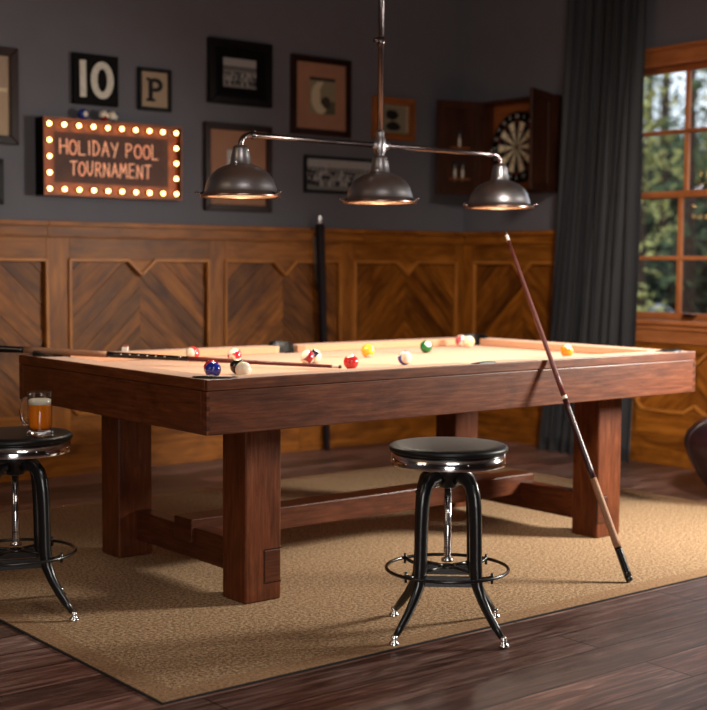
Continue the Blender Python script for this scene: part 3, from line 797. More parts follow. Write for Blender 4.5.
# cue case leaning on the back wall
root = empty('cue_case', (2.79, 3.0, FZ), 0, 'slim dark cue case leaning upright against the back wall', 'cue case')
d = Vector((-.058, .0, 1.43)); root.rotation_euler = (radians(-.4), radians(-2.4), 0)
mb = MB(); mb.lathe([(0, 0), (.017, 0), (.019, .01), (.022, .5), (.028, 1.3), (.029, 1.38), (.026, 1.40), (0, 1.40)], 18); mb.build('tube', M['casecloth'], root)
mb = MB(); mb.lathe([(0, 1.40), (.018, 1.40), (.018, 1.42), (.012, 1.425), (.017, 1.44), (.014, 1.458), (0, 1.464)], 16); mb.build('knob', M['chrome'], root)
mb = MB(); mb.tube([(-.028, 0, 1.365), (-.05, 0, 1.375), (-.07, 0, 1.372)], .006, 8); mb.tube([(-.028, 0, 1.0), (-.045, -.0, 1.05), (-.045, -.0, 1.32), (-.028, 0, 1.36)], .005, 8); mb.build('carry_handle', M['blackmetal'], root)

# chalk cube on the far rail
ch = empty('cue_chalk', (.452, 1.335, TOP-.001), .9, 'small cue chalk cube on the far rail near its left end', 'chalk')
mb = MB(); mb.box((-.012, -.012, 0), (.012, .012, .018)); mb.build('wrapper', M['chalkwhite'], ch, bevel=.001)
mb = MB(); mb.box((-.0118, -.0118, .018), (.0118, .0118, .025)); mb.build('chalk_face', M['chalkblue'], ch, bevel=.002)

# ------------------------------------------------------------------ pendant lamp
LY, BARZ = .690, 1.637
lx = (.590, 1.273, 1.962); RIMZ = 1.405
lp = empty('pendant_light', (lx[1], LY, ZC), 0, 'dark steel three-shade billiard pendant light hanging over the pool table', 'pendant light')
off = (-lx[1], -LY, -ZC)
def LP(mb, nm, mat, par=None, bevel=0): return mb.build(nm, mat, par or lp, off if not par else None, bevel)
mb = MB(); mb.tube([(lx[1], LY, BARZ+.02), (lx[1], LY, ZC-.02)], .0125, 16); LP(mb, 'pole', M['pipe'])
mb = MB(); mb.lathe([(0, ZC-.045), (.02, ZC-.045), (.055, ZC-.02), (.06, ZC), (0, ZC)], 24, Matrix.Translation((lx[1], LY, 0))); LP(mb, 'ceiling_canopy', M['steel'])
mb = MB(); pz = 2.055; c_ = (lx[1], LY)
mb.tube([(c_[0]-.012, LY, pz), (c_[0]-.035, LY-.01, pz)], .005, 8); mb.sphere((c_[0]-.04, LY-.012, pz), .010, 12, 8, (.6, 1.3, 1.)); mb.lathe([(.0125, pz-.02), (.017, pz-.018), (.017, pz+.018), (.0125, pz+.02)], 18, Matrix.Translation((c_[0], LY, 0))); LP(mb, 'thumb_screw', M['pipe'])
def barp(sg):
    e_ = lx[0] if sg < 0 else lx[2]; r = .04
    pts = [(lx[1], LY, BARZ), (e_-sg*r, LY, BARZ)]
    for k in range(1, 7):
        a = k/6*pi/2; pts.append((e_-sg*r+sg*r*sin(a), LY, BARZ-r+r*cos(a)))
    pts.append((e_, LY, BARZ-.065)); return pts
for sg in (-1, 1):
    mb = MB(); mb.tube(barp(sg), .0108, 14); LP(mb, 'arm', M['pipe'])
    e_ = lx[0] if sg < 0 else lx[2]
    mb = MB(); q = [(0, -.013), (.014, -.012), (.014, .012), (0, .013)]
    mb.lathe(q, 16, Matrix.Translation((e_-sg*.06, LY, BARZ)) @ Matrix.Rotation(pi/2, 4, 'Y')); mb.sphere((e_-sg*.062, LY-.005, BARZ+.016), .006, 10, 6); LP(mb, 'collar', M['pipe'])
mb = MB(); mb.lathe([(0, BARZ-.075), (.014, BARZ-.075), (.016, BARZ-.04), (.023, BARZ-.028), (.025, BARZ), (.023, BARZ+.025), (.016, BARZ+.036), (.018, BARZ+.05), (.014, BARZ+.06), (0, BARZ+.06)], 20, Matrix.Translation((lx[1], LY, 0)))
mb.lathe([(0, -.04), (.017, -.04), (.019, -.02), (.019, .02), (.017, .04), (0, .04)], 18, Matrix.Translation((lx[1], LY, BARZ)) @ Matrix.Rotation(pi/2, 4, 'Y')); LP(mb, 'centre_fitting', M['steel'])
for x in lx:
    T = Matrix.Translation((x, LY, RIMZ))
    mb = MB()
    prof = [(.1475, .0), (.1475, .010), (.140, .014), (.136, .020), (.133, .035), (.124, .062), (.107, .086), (.084, .104), (.058, .115), (.043, .120), (.040, .124), (.036, .152), (.031, .178), (.028, .187), (.018, .191), (.013, .192)]
    mb.lathe(prof, 48, T)
    sh = LP(mb, 'lamp_shade', M['steel'])
    md = sh.modifiers.new('Solidify', 'SOLIDIFY'); md.thickness = .0015; md.offset = -1
    mb = MB(); mb.lathe([(.1455, .0005), (.137, .012), (.131, .034), (.121, .060), (.104, .083), (.081, .100), (.05, .110), (.0, .113)], 40, T); mb.build('reflector', M['enamel'], sh)
    mb = MB(); mb.lathe([(.134, -.001), (.150, -.004), (.152, .001), (.150, .007), (.147, .009)], 40, T); mb.lathe([(.134, -.001), (.134, .005), (.145, .007)], 40, T); mb.build('rim_ring', M['copperlip'], sh)
    mb = MB(); mb.sphere((x, LY, RIMZ+.055), .030, 18, 10, (1, 1, 1.25)); mb.build('bulb', M['lampbulb'], sh)
    for a in (200, 330, 90):
        a = radians(a-38); cx_, cy_ = x+.150*cos(a), LY+.150*sin(a)
        mb = MB(); mb.tube([(x+.140*cos(a), LY+.140*sin(a), RIMZ+.012), (x+.158*cos(a), LY+.158*sin(a), RIMZ+.006), (x+.170*cos(a), LY+.170*sin(a), RIMZ+.012)], .0045, 8); mb.sphere((x+.172*cos(a), LY+.172*sin(a), RIMZ+.013), .0065, 10, 6); mb.build('rim_clip', M['pipe'], sh)
    mb = MB(); a = radians(200-38); mb.sphere((x-.034, LY-.02, RIMZ+.128), .006, 10, 6); mb.sphere((x+.01, LY-.033, RIMZ+.172), .005, 10, 6); mb.build('screw', M['chrome'], sh)

# ------------------------------------------------------------------ marquee sign
SX0, SX1, SZ0, SZ1 = .883, 1.727, 1.503, 1.915
SYF = YB-.10
sg = empty('marquee_sign', ((SX0+SX1)/2, YB, (SZ0+SZ1)/2), 0, 'rust-brown lit marquee sign reading HOLIDAY POOL TOURNAMENT on the grey wall', 'sign')
so = (-(SX0+SX1)/2, -YB, -(SZ0+SZ1)/2)
def SP(mb, nm, mat, bevel=0, par=None): return mb.build(nm, mat, par or sg, None if par else so, bevel)
mb = MB(); t = .01
mb.box((SX0, SYF, SZ0), (SX0+t, YB-.001, SZ1)); mb.box((SX1-t, SYF, SZ0), (SX1, YB-.001, SZ1))
mb.box((SX0+t, SYF, SZ0), (SX1-t, YB-.001, SZ0+t)); mb.box((SX0+t, SYF, SZ1-t), (SX1-t, YB-.001, SZ1)); SP(mb, 'housing', M['blackpaint'])
mb = MB()
for lo, hi in (((SX0, SYF-.002, SZ0), (SX0+.012, SYF-.0002, SZ1)), ((SX1-.012, SYF-.002, SZ0), (SX1, SYF-.0002, SZ1)), ((SX0+.012, SYF-.002, SZ0), (SX1-.012, SYF-.0002, SZ0+.012)), ((SX0+.012, SYF-.002, SZ1-.012), (SX1-.012, SYF-.0002, SZ1))): mb.box(lo, hi)
SP(mb, 'rim', M['signred'])
fy = SYF+.028
mb = MB(); mb.box((SX0+t, fy, SZ0+t), (SX1-t, fy+.004, SZ1-t)); SP(mb, 'face_panel', M['signred'])
mb = MB(); mb.box((SX0+.075, fy-.002, SZ0+.072), (SX1-.075, fy-.0005, SZ1-.072)); SP(mb, 'letter_shade', M['signshade'])  # thin dark sheet painting in the dimmer centre of the sign face
bx0, bx1, bz0, bz1 = SX0+.036, SX1-.036, SZ0+.036, SZ1-.036
bulbs = [(bx0+(bx1-bx0)*i/9, bz1) for i in range(10)]+[(bx0+(bx1-bx0)*i/9, bz0) for i in range(10)]
bulbs += [(x, bz0+(bz1-bz0)*k/4) for x in (bx0, bx1) for k in (1, 2, 3)]
for x, z in bulbs:
    mb = MB(); mb.lathe([(0, 0), (.011, 0), (.011, .012), (0, .012)], 14, Matrix.Translation((x, fy, z)) @ Matrix.Rotation(pi/2, 4, 'X')); sk = SP(mb, 'socket', M['socket'])
    mb = MB(); mb.sphere((x, fy-.024, z), .0115, 14, 8); SP(mb, 'bulb', M['bulb'], par=sk)
GL = {'H': [[(0, 0), (0, 1)], [(.7, 0), (.68, 1.02)], [(0, .5), (.7, .55)]],
      'O': [[(.35+.36*cos(a*pi/7), .48+.48*sin(a*pi/7)) for a in range(15)]],
      'L': [[(0, 1), (.03, 0), (.62, .02)]], 'I': [[(.1, 1), (.12, 0)]],
      'D': [[(.05, 1), (.05, 0), (.4, .08), (.66, .4), (.6, .72), (.35, .94), (0, 1)]],
      'A': [[(0, 0), (.36, 1), (.7, 0)], [(.14, .36), (.6, .38)]],
      'Y': [[(0, 1), (.34, .52)], [(.7, 1.02), (.3, -.06)]],
      'P': [[(.05, 0), (.05, 1), (.45, .98), (.62, .78), (.45, .54), (.05, .46)]],
      'T': [[(0, .98), (.74, 1.0)], [(.37, 1), (.34, 0)]],
      'U': [[(0, 1), (.04, .3), (.3, 0), (.56, .25), (.62, 1)]],
      'R': [[(.05, 0), (.05, 1), (.45, .98), (.6, .76), (.42, .54), (.05, .5)], [(.3, .52), (.68, 0)]],
      'N': [[(0, 0), (.04, 1), (.62, 0), (.64, 1)]],
      'M': [[(0, 0), (.1, 1), (.4, .35), (.7, 1), (.84, 0)]],
      'E': [[(.62, 1), (.04, .98), (.04, 0), (.62, .02)], [(.04, .52), (.52, .54)]]}
GW = {'M': .84, 'I': .22, ' ': .35}
def write(s, xc, zb, h, asp=.72):
    adv = [GW.get(c, .68)+.27 for c in s]; tot = sum(adv)*h*asp; x = xc-tot/2
    ax = ((0, fy-.002, 0), (1, 0, 0), (0, 0, 1), (0, -1, 0)); rnd = random.Random(len(s))
    for c, a in zip(s, adv):
        hh = h*rnd.uniform(.94, 1.06); dz = rnd.uniform(-.03, .03)*h
        if c in GL:
            mb = MB()
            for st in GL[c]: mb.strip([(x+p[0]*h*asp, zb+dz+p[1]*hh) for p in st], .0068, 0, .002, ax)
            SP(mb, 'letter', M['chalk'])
        x += a*h*asp
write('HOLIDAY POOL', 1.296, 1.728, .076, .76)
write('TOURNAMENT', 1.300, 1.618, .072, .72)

# ------------------------------------------------------------------ wall pictures
def picture(name, x0, x1, z0, z1, fw, fmat, label, cat, matm=None, img=None, depth=.028, inner=None):
    """img=(x0,x1,z0,z1 fractions, nx, ny, fn)"""
    cx_, cz_ = (x0+x1)/2, (z0+z1)/2; w, h = x1-x0, z1-z0
    r = empty(name, (cx_, YB, cz_), 0, label, cat)
    mb = MB(); ax = ((0, 0, 0), (1, 0, 0), (0, 0, 1), (0, -1, 0))
    o = [(-w/2, -h/2), (w/2, -h/2), (w/2, h/2), (-w/2, h/2)]; i = [(-w/2+fw, -h/2+fw), (w/2-fw, -h/2+fw), (w/2-fw, h/2-fw), (-w/2+fw, h/2-fw)]
    for k in range(4):
        j = (k+1) % 4; g = (1, 0) if k % 2 == 0 else (0, 1); mb.poly_prism([o[k], o[j], i[j], i[k]], .001, depth, ax, g)
    mb.build('frame', fmat, r, bevel=.004)
    if inner:
        mb = MB(); a = fw; b = fw+inner[0]
        o = [(-w/2+a, -h/2+a), (w/2-a, -h/2+a), (w/2-a, h/2-a), (-w/2+a, h/2-a)]; i = [(-w/2+b, -h/2+b), (w/2-b, -h/2+b), (w/2-b, h/2-b), (-w/2+b, h/2-b)]
        for k in range(4):
            j = (k+1) % 4; mb.poly_prism([o[k], o[j], i[j], i[k]], .004, depth*.72, ax)
        mb.build('frame_slip', inner[1], r, bevel=.003)
    mb = MB(); mb.box((-w/2+fw*.8, -.012, -h/2+fw*.8), (w/2-fw*.8, -.004, h/2-fw*.8)); mb.build('mount', matm or M['mat_tan'], r)
    if img:
        a, b, c, d, nx, ny, fn = img
        iw, ih = (b-a)*w, (d-c)*h
        painted('photograph', iw, ih, nx, ny, fn, r, (((a+b)/2-.5)*w, -.0135, ((c+d)/2-.5)*h))
    return r
def team(seed, sky=.30, rows=(.62, .48, .32), nheads=11, tint=(1, .96, .95), base=.16):
    rnd = random.Random(seed)
    br = {}
    def fn(u, v):
        c = base*.7+rnd.uniform(-.02, .03)
        if v > .74: c = sky*rnd.uniform(.85, 1.05)
        if v < .16: c = base*1.3
        for k, rv in enumerate(rows):
            q = u*nheads+(k % 2)*.5; ph = q % 1; key = (k, int(q))
            if key not in br: br[key] = (rnd.uniform(-.03, .03), rnd.choice((.03, .05, .4, .6, .9)), rnd.uniform(.8, 1.1))
            dv, bd, hd_ = br[key]; r_ = rv+dv
            if (v-r_)**2/.0016+(ph-.5)**2/.05 < 1: c = sky*hd_
            elif r_-.19 < v < r_-.04 and abs(ph-.5) < .42: c = sky*bd*rnd.uniform(.8, 1.1)
        return (c*tint[0], c*tint[1], c*tint[2])
    return fn
picture('framed_photograph', .20, .782, 1.762, 2.262, .045, M['framebrown'], 'large brown framed faded picture cut off by the photo\'s left edge, upper one', 'picture', M['mat_beige'],
        (.1, .9, .09, .91, 20, 20, lambda u, v: srgb(196, 172, 140) if abs(v-.56) < .03 else (srgb(150, 128, 108) if v > .56 else srgb(164, 138, 112))))
picture('framed_photograph', .35, .694, 1.450, 1.686, .03, M['framedark'], 'small black framed picture at the photo\'s left edge, just above the wainscot', 'picture', M['mat_beige'])
# plaque with the number 10
r = empty('number_plaque', (1.230, YB, 2.140), 0, 'black square plaque with a big white number 10', 'plaque')
mb = MB(); mb.box((-.136, -.028, -.136), (.136, -.002, .136)); mb.build('board', M['blackpaint'], r, bevel=.003)
mb = MB(); ax = ((0, -.028, 0), (1, 0, 0), (0, 0, 1), (0, -1, 0)); mb.poly_prism([(-.097, -.098), (-.060, -.096), (-.062, .1), (-.099, .098)], 0, .003, ax, tone=1); mb.build('digit_one', M['offwhite'], r)
mb = MB(); n = 36; ou = [(.036+.069*cos(2*pi*k/n), -.0+.100*sin(2*pi*k/n)) for k in range(n)]; inn = [(.036+.030*cos(2*pi*k/n), -.0+.062*sin(2*pi*k/n)) for k in range(n)]
for k in range(n): j = (k+1) % n; mb.poly_prism([inn[k], ou[k], ou[j], inn[j]], 0, .003, ax, tone=1)
mb.build('digit_zero', M['offwhite'], r)
# framed letter P
r = picture('framed_letter', 1.495, 1.706, 2.002, 2.238, .02, M['framedark'], 'small black framed beige panel with a dark letter P', 'picture', M['mat_beige'])
mb = MB(); ax = ((0, -.012, 0), (1, 0, 0), (0, 0, 1), (0, -1, 0))
for q in ([(-.038, -.055), (-.012, -.055), (-.012, .06), (-.038, .06)], [(-.052, -.066), (.004, -.066), (.004, -.05), (-.052, -.05)], [(-.052, .05), (-.03, .05), (-.03, .064), (-.052, .064)]): mb.poly_prism(q, 0, .004, ax, tone=1)
ou = [(-.012, .064)]+[(.010+.042*cos(a), .026+.038*sin(a)) for a in [pi/2-k*pi/12 for k in range(13)]]+[(-.012, -.012)]
inn = [(-.012, .044)]+[(.006+.020*cos(a), .026+.016*sin(a)) for a in [pi/2-k*pi/12 for k in range(13)]]+[(-.012, .008)]
for k in range(len(ou)-1): mb.poly_prism([inn[k], ou[k], ou[k+1], inn[k+1]], 0, .004, ax, tone=1)
mb.build('letter', M['letterblack'], r)
picture('framed_photograph', 1.952, 2.397, 2.079, 2.453, .045, M['framedark'], 'wide black frame around a small grey group photograph, upper row, with black mount', 'picture', M['mat_black'], (.24, .76, .27, .72, 44, 34, team(3, .32, (.56, .42, .28), 13, base=.13)), .035, (.018, M['blackpaint']))
def portrait(u, v):
    bg = srgb(132, 122, 98)
    if v > .93: return srgb(34, 28, 24)
    if (u-.42)**2/.13+(v-.45)**2/.20 < 1 and not (u-.70)**2/.10+(v-.52)**2/.14 < 1: return srgb(186, 172, 146)
    if (u-.62)**2+(v-.3)**2 < .035: return srgb(58, 50, 40)
    if u > .55 and v < .35: return srgb(84, 82, 62)
    return bg
picture('framed_photograph', 2.545, 3.006, 1.940, 2.419, .038, M['framebrown'], 'tall dark framed sepia portrait print on a wide tan mount', 'picture', M['mat_tan'], (.31, .74, .28, .74, 30, 36, portrait))
picture('framed_photograph', 1.928, 2.401, 1.457, 1.968, .038, M['framebrown'], 'dark framed tan mounted print hanging behind the left lamp shade', 'picture', M['mat_tan'], (.33, .66, .40, .70, 16, 16, lambda u, v: srgb(176, 168, 164) if v > .3 else srgb(140, 130, 124)))
picture('framed_photograph', 2.649, 3.231, 1.590, 1.816, .018, M['framedark'], 'long narrow black framed panoramic team photograph below the sepia portrait', 'picture', M['mat_beige'], (.04, .96, .08, .92, 90, 34, team(9, .34, (.68, .5, .34), 17, base=.12)), .022)
def dark_blobs(u, v):
    if (u-.45)**2/.06+(v-.66)**2/.04 < 1 or (u-.5)**2/.08+(v-.22)**2/.03 < 1: return srgb(26, 24, 22)
    return srgb(130, 120, 100)
picture('framed_photograph', 3.186, 3.538, 1.950, 2.221, .045, M['goldwood'], 'small amber wood framed print right of the lamp pole', 'picture', M['mat_beige'], (.2, .8, .2, .8, 24, 20, dark_blobs), .035)

# ------------------------------------------------------------------ dartboard cabinet
DX = .12; FX = XR-DX; DY0, DY1, DZ0, DZ1 = 2.195, 2.782, 1.608, 2.210
dc = empty('dartboard_cabinet', (XR, (DY0+DY1)/2, (DZ0+DZ1)/2), 0, 'dark wooden dartboard cabinet with both doors open on the right wall', 'cabinet')
do = (-XR, -(DY0+DY1)/2, -(DZ0+DZ1)/2)
def DP(mb, nm, mat, bevel=0, par=None): return mb.build(nm, mat, par or dc, None if par else do, bevel)
mb = MB(); t = .018
mb.box((FX, DY0, DZ0), (XR-.001, DY0+t, DZ1), 2); mb.box((FX, DY1-t, DZ0), (XR-.001, DY1, DZ1), 2)
mb.box((FX, DY0+t, DZ0), (XR-.001, DY1-t, DZ0+t), 1); mb.box((FX, DY0+t, DZ1-t), (XR-.001, DY1-t, DZ1), 1)
DP(mb, 'case', M['cabinet'], .002)
mb = MB(); mb.box((XR-.03, DY0+t, DZ0+t), (XR-.002, DY1-t, DZ1-t), 1, 1.); DP(mb, 'back_board', M['cabin'])
def door(hy, ty, tx, nm_extra):
    h = Vector((FX, hy)); tpt = Vector((tx, ty)); dv = (tpt-h).normalized(); w = (tpt-h).length
    nrm = Vector((-dv.y, dv.x)); s = 1 if nrm.y > 0 else -1
    inner = 1 if hy < 2.4 else -1        # inner face looks to the other door
    nrm = nrm*s*inner                    # points toward the inside
    ax = ((h.x, h.y, 0), (dv.x, dv.y, 0), (0, 0, 1), (nrm.x, nrm.y, 0))
    mb = MB()
    for q, g in (([(0, DZ0), (.045, DZ0), (.045, DZ1), (0, DZ1)], (0, 1)), ([(w-.045, DZ0), (w, DZ0), (w, DZ1), (w-.045, DZ1)], (0, 1)), ([(.045, DZ0), (w-.045, DZ0), (w-.045, DZ0+.05), (.045, DZ0+.05)], (1, 0)), ([(.045, DZ1-.05), (w-.045, DZ1-.05), (w-.045, DZ1), (.045, DZ1)], (1, 0))):
        mb.poly_prism(q, -.02, 0, ax, g)
    mb.poly_prism([(.045, DZ0+.05), (w-.045, DZ0+.05), (w-.045, DZ1-.05), (.045, DZ1-.05)], -.014, -.003, ax, (0, 1))
    o = DP(mb, 'door', M['cabinet'], .002)
    for z in (DZ0+.1, DZ1-.1):
        mb = MB(); mb.tube([(h.x, h.y, z-.025), (h.x, h.y, z+.025)], .006, 8); DP(mb, 'hinge', M['brassdark'], par=o)
    return ax, w, o, nrm
axl, wl, dl, nl = door(DY1-.001, 2.868, 3.575, 'left'); axr, wr, dr, nr = door(DY0+.001, 2.075, 3.59, 'right')
# dart holders on the left door
O, A, B, Nn = [Vector(v) for v in axl]
mb = MB()
for z in (1.90, 1.70): mb.poly_prism([(.10, z), (.24, z), (.24, z+.012), (.10, z+.012)], 0, .03, axl)
DP(mb, 'dart_rack', M['cabin'], par=dl)
dg = 'darts in the open cabinet door'
for i, (u, z, lab) in enumerate(((.175, 1.912, 'white barrelled dart alone in upper rack of the open cabinet door'), (.150, 1.712, 'right one of two white darts in lower rack of the open cabinet door'), (.205, 1.712, 'left one of two white darts in lower rack of the open cabinet door'))):
    p = O+A*u+B*z+Nn*.018
    dt = empty('dart', p, 0, lab, 'dart', dg)
    mb = MB(); mb.lathe([(0, -.03), (.001, -.02), (.002, 0), (.008, .002), (.009, .045), (.007, .05), (.003, .055), (.003, .085), (0, .085)], 12); mb.build('barrel', M['offwhite'], dt)
    mb = MB()
    for k in range(4):
        a = k*pi/2+.5; mb.face([mb.bm.verts.new(v) for v in ((0, 0, .07), (.018*cos(a), .018*sin(a), .082), (.018*cos(a), .018*sin(a), .105), (0, 0, .112))])
    f = mb.build('flight', M['letterblack'], dt); md = f.modifiers.new('Solidify', 'SOLIDIFY'); md.thickness = .0006
# dartboard
BY, BZc, BX = 2.515, 1.905, XR-.072
db = empty('dartboard', (XR-.031, BY, BZc), 0, 'round black and cream dartboard mounted inside the open cabinet', 'dartboard')
mb = MB(); rot = Matrix.Rotation(-pi/2, 4, 'Y')
mb.lathe([(0, .001), (.222, .001), (.226, .006), (.226, .034), (.222, .038), (0, .038)], 60, rot); mb.build('board', M['mat_black'], db)
def ringseg(mb, r0, r1, a0, a1, x0, x1, tone=1):
    n = 4
    P = lambda r, a: (-sin(a)*r, cos(a)*r)
    q = [P(r0, a0+(a1-a0)*i/n) for i in range(n+1)]+[P(r1, a1-(a1-a0)*i/n) for i in range(n+1)]
    mb.poly_prism(q, x0, x1, ((0, 0, 0), (0, 1, 0), (0, 0, 1), (-1, 0, 0)), tone=tone)
cream = srgb(226, 212, 180); blk = srgb(20, 18, 20); red = srgb(120, 26, 28); grn = srgb(24, 66, 44)
mb = MB()
for k in range(20):
    a0 = radians(-9+18*k); a1 = a0+radians(18)
    c1, c2 = (blk, red) if k % 2 == 0 else (cream, grn)
    ringseg(mb, .016, .099, a0, a1, .038, .0392, c1); ringseg(mb, .107, .162, a0, a1, .038, .0392, c1)
    ringseg(mb, .099, .107, a0, a1, .038, .0392, tuple(.5*x+.25*y for x, y in zip(c2, cream))); ringseg(mb, .162, .170, a0, a1, .038, .0392, c2)
    ringseg(mb, .0, .016, a0, a1, .038, .0395, red if k % 2 else grn)
mb.build('scoring_bed', M['attr'], db)
nums = [20, 1, 18, 4, 13, 6, 10, 15, 2, 17, 3, 19, 7, 16, 8, 11, 14, 9, 12, 5]
for k, nn in enumerate(nums):
    a = radians(18*k)   # clockwise as seen from the room; room-right is -Y
    text_mesh('number', str(nn), .034, M['offwhite'], db, (-.0395, -sin(a)*.197, cos(a)*.197), (pi/2, 0, -pi/2), .0006)

# ------------------------------------------------------------------ stools
CAMA = .6768
def make_stool(label, loc, rz):
    st = empty('bar_stool', loc, rz, label, 'stool', 'black and chrome swivel stools')
    mb = MB(); mb.lathe([(0, .574), (.178, .574), (.185, .577), (.187, .584), (.185, .590), (.178, .595), (.150, .5970), (0, .597)], 64); s_ = mb.build('seat', M['seatblack'], st)
    mb = MB(); mb.lathe([(.172, .534), (.1805, .534), (.1812, .536), (.1785, .5735), (.17, .574)], 72); mb.lathe([(0, .538), (.172, .538), (.172, .574)], 40); mb.build('chrome_band', M['chrome'], st)
    for k in range(8):
        a = 2*pi*k/8+.3; mb = MB(); mb.sphere((.1798*cos(a), .1798*sin(a), .554), .0035, 8, 6); mb.build('rivet', M['chrome'], s_)
    mb = MB(); mb.lathe([(0, .5375), (.05, .5375), (.052, .508), (.045, .494), (.034, .486), (.030, .462), (.022, .458), (0, .458)], 28); mb.build('hub', M['blackmetal'], st)
    mb = MB(); mb.lathe([(0, .225), (.008, .225), (.0115, .232), (.0115, .46), (0, .46)], 20)
    mb.lathe([(.0112, .223), (.019, .224), (.019, .233), (.0112, .235)], 18); mb.build('spindle', M['chrome'], st)
    mb = MB(); z = .236
    pts = [(.0118*cos(t_*.9), .0118*sin(t_*.9), .24+t_*.0008) for t_ in range(0, 240)]
    mb.tube(pts, .0012, 5); mb.build('screw_thread', M['pipe'], st)
    for k in range(4):
        a = pi/4+k*pi/2; dx, dy = cos(a), sin(a)
        ctl = [(.030, .488), (.055, .497), (.078, .492), (.097, .474), (.108, .445), (.113, .41), (.116, .36), (.118, .30), (.119, .24), (.121, .20), (.127, .165), (.145, .128), (.172, .088), (.203, .052), (.228, .026)]
        mb = MB(); rad = [.021, .023, .0235, .0235, .023, .0225, .022, .0215, .0215, .022, .020, .0165, .0145, .013, .010]
        mb.tube([(dx*r, dy*r, z) for r, z in ctl], rad, 12, flat=((-dy, dx, 0), .8)); lg = mb.build('leg', M['blackmetal'], st)
        mb = MB(); c = Matrix.Translation((dx*.235, dy*.235, 0)); mb.lathe([(0, 0), (.017, 0), (.0185, .004), (.015, .009), (.009, .014), (.0105, .020), (.0095, .029), (0, .033)], 20, c); mb.build('foot_glide', M['chrome'], lg)
        mb = MB(); q = (dx*.128, dy*.128); e2 = (dx*.188, dy*.188)
        mb.tube([(q[0], q[1], .19), (dx*.16, dy*.16, .196), (e2[0], e2[1], .205)], .006, 8); mb.tube([(dx*.186, dy*.186, .185), (dx*.186, dy*.186, .218)], .0045, 8); mb.build('ring_bracket', M['blackmetal'], lg)
    mb = MB(); mb.tube([(.192*cos(2*pi*k/64), .192*sin(2*pi*k/64), .202) for k in range(64)], .0055, 10, closed=True); mb.build('foot_ring', M['blackmetal'], st)
    mb = MB(); h = .083
    for k in range(4):
        a = pi/4+k*pi/2; b = a+pi/2; p = Vector((cos(a)*.117, sin(a)*.117)); q = Vector((cos(b)*.117, sin(b)*.117))
        d = (q-p).normalized(); nn = Vector((-d.y, d.x))*.005
        mb.poly_prism([(0, .162), ((q-p).length, .162), ((q-p).length, .205), ((q-p).length-.02, .194), (.02, .194), (0, .205)], -.006, .006, ((p.x, p.y, 0), (d.x, d.y, 0), (0, 0, 1), (-d.y, d.x, 0)), tone=1)
    for a in (pi/4, 3*pi/4):
        d = Vector((cos(a), sin(a)))
        for s in (-1, 1):
            pts = [(s*d.x*r, s*d.y*r) for r in (.022, .115)]
            mb.tube([(pts[0][0], pts[0][1], .207), (pts[1][0], pts[1][1], .205)], .0055, 8)
    mb.tube([(.024*cos(2*pi*k/20), .024*sin(2*pi*k/20), .207) for k in range(20)], .005, 8, closed=True)
    mb.build('cross_brace', M['blackmetal'], st)
    mb = MB(); mb.tube([(-.02, .0, .47), (-.055, .02, .452), (-.09, .03, .44)], .004, 8); mb.sphere((-.095, .032, .438), .008, 10, 6); mb.build('height_lever', M['blackmetal'], st)
    return st
make_stool('round black stool with chrome band and nothing on it, in front of the table', (.597, -.465, -.002), -CAMA-.03)
s2_ = make_stool('round black chrome-banded stool carrying the beer mug, cut by left edge', (-.385, .560, RZ), -CAMA+.34)

# ------------------------------------------------------------------ beer mug
mu = empty('beer_mug', (-.349, .446, RZ+.5972), 0, 'glass mug of amber beer with foam standing on the left stool', 'mug')
mb = MB()
Rm = .040
mb.lathe([(.0385, .0212), (.0388, .03), (Rm, .139), (.0388, .1405), (.0365, .139), (.0355, .030), (.0352, .0212)], 40); mg = mb.build('glass_body', M['glass'], mu)
mb = MB(); mb.lathe([(0, .0222), (.0328, .0235), (.0349, .031), (.0356, .100), (0, .100)], 36); mb.build('beer', M['beer'], mu)
mb = MB(); mb.lathe([(0, .1002), (.0355, .1002), (.0358, .115), (.030, .118), (.015, .117), (0, .119)], 36); mb.build('foam', M['foam'], mu)
hd = Vector((-cos(CAMA), sin(CAMA), 0)); pts = []
for k in range(13):
    a = -pi/2+pi*k/12
    pts.append(hd*(.036+.024*max(0, cos(a))**.7)+Vector((0, 0, .078+.044*sin(a))))
mb = MB(); mb.tube(pts, .0062, 12); mb.build('handle', M['solidglass'], mu)
mb = MB(); mb.lathe([(0, 0), (.041, 0), (.0425, .005), (.041, .012), (.038, .018), (.034, .0205), (0, .0205)], 40); mb.build('base', M['solidglass'], mu)

# ------------------------------------------------------------------ leather ottoman at the right edge
ot = empty('leather_ottoman', (3.448, .322, FZ), 0, 'round dark oxblood leather ottoman on the floorboards, cut off by the right edge', 'ottoman')
prof = [(0, .004), (.19, .004), (.205, .012), (.26, .06), (.31, .125), (.35, .20), (.372, .265), (.374, .300), (.36, .335), (.32, .375), (.262, .402), (.18, .418), (.09, .423), (0, .424)]
mb = MB(); mb.lathe(prof, 72); ob = mb.build('body', M['leather'], ot)
for k in range(8):
    a = 2*pi*k/8+.2; mb = MB()
    mb.tube([((r+.001)*cos(a), (r+.001)*sin(a), z) for r, z in prof[2:]], .004, 6); mb.build('seam_piping', M['leather'], ot)
mb = MB(); mb.lathe([(0, .424), (.03, .426), (.028, .436), (0, .44)], 20); mb.build('button', M['leather'], ot)

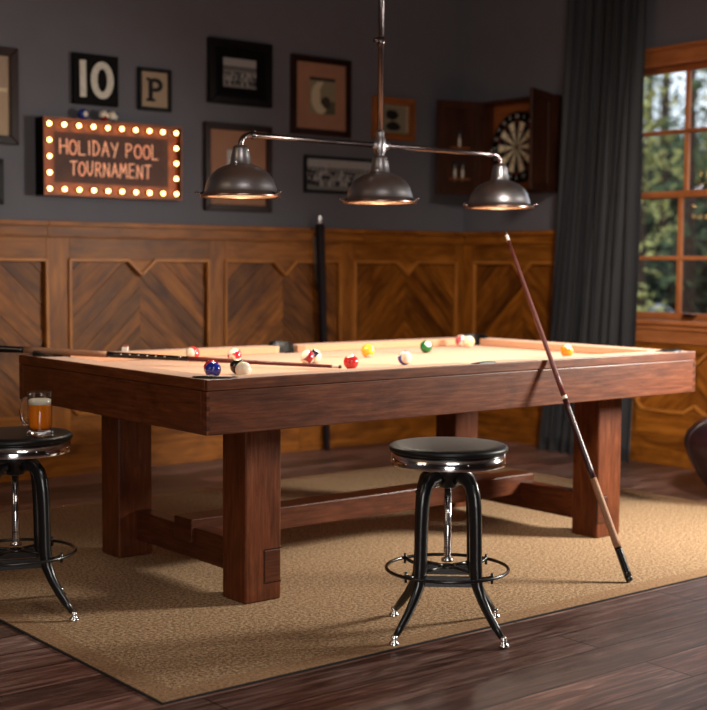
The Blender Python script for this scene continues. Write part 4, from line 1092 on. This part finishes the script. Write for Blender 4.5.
# ------------------------------------------------------------------ light
def area(name, loc, target, size, power, col, sy=None, spread=180):
    l = bpy.data.lights.new(name, 'AREA'); l.shape = 'RECTANGLE'; l.size = size; l.size_y = sy or size; l.energy = power; l.color = col; l.spread = radians(spread)
    o = bpy.data.objects.new(name, l); COL.objects.link(o); o.location = loc
    o.rotation_euler = (Vector(target)-Vector(loc)).to_track_quat('-Z', 'Y').to_euler(); return o
for x in lx:
    l = bpy.data.lights.new('lamp_spot', 'SPOT'); l.energy = LAMP_W; l.color = (1, .86, .70); l.spot_size = radians(140); l.spot_blend = .6; l.shadow_soft_size = .05
    o = bpy.data.objects.new('lamp_spot', l); COL.objects.link(o); o.location = (x, LY, RIMZ+.005)
area('right_key_light', (3.7, -1.45, 1.5), (2.1, .0, .55), .55, KEY_W, (1, .95, .84), .7, 85)
area('right_wall_fill', (.6, -2.2, 2.9), (3.9, 1.3, .35), .6, WASH_W, (1, .90, .76), spread=48)  # added fill with no fixture behind it, brightens the window wall
area('ceiling_softbox', (-.8, -2.6, 3.0), (1.2, .2, 0), 1.1, FILL_W, (1, .93, .86))
area('left_softbox', (-3.0, .2, 2.3), (1.6, 3.0, .7), 1.4, LEFT_W, (1, .80, .58))
area('front_softbox', (-3.2, -4.9, 1.0), (.6, -.4, .6), 1.5, FRONT_W, (1, .95, .90), 1.7, 110)
wd = bpy.data.worlds.new('World'); S.world = wd; wd.use_nodes = True
nt = wd.node_tree; bg = nt.nodes['Background']; bg.inputs[0].default_value = (.80, .88, 1, 1); bg.inputs[1].default_value = WORLD_S

# ------------------------------------------------------------------ camera
F_PX = 1316.55
cd = bpy.data.cameras.new('camera'); cam = bpy.data.objects.new('camera', cd); COL.objects.link(cam); S.camera = cam
cd.sensor_fit = 'VERTICAL'; cd.sensor_height = 36; cd.lens = F_PX*36/710
a_, p_, r_ = .6768, .0697, .0064
X = Vector((cos(a_), -sin(a_), 0)); Y = Vector((sin(a_), cos(a_), 0)); Z = Vector((0, 0, 1))
F_ = Y*cos(p_)-Z*sin(p_); U = Y*sin(p_)+Z*cos(p_); R = X*cos(r_)+U*sin(r_); U = -X*sin(r_)+U*cos(r_)
cam.matrix_world = Matrix(((R.x, U.x, -F_.x, -2.2024), (R.y, U.y, -F_.y, -3.471), (R.z, U.z, -F_.z, 1.1571), (0, 0, 0, 1)))
cd.dof.use_dof = True; cd.dof.focus_distance = 4.15; cd.dof.aperture_fstop = 2.7
cd.clip_end = 200
S.view_settings.view_transform = 'Standard'; S.view_settings.look = 'None'; S.view_settings.exposure = 0
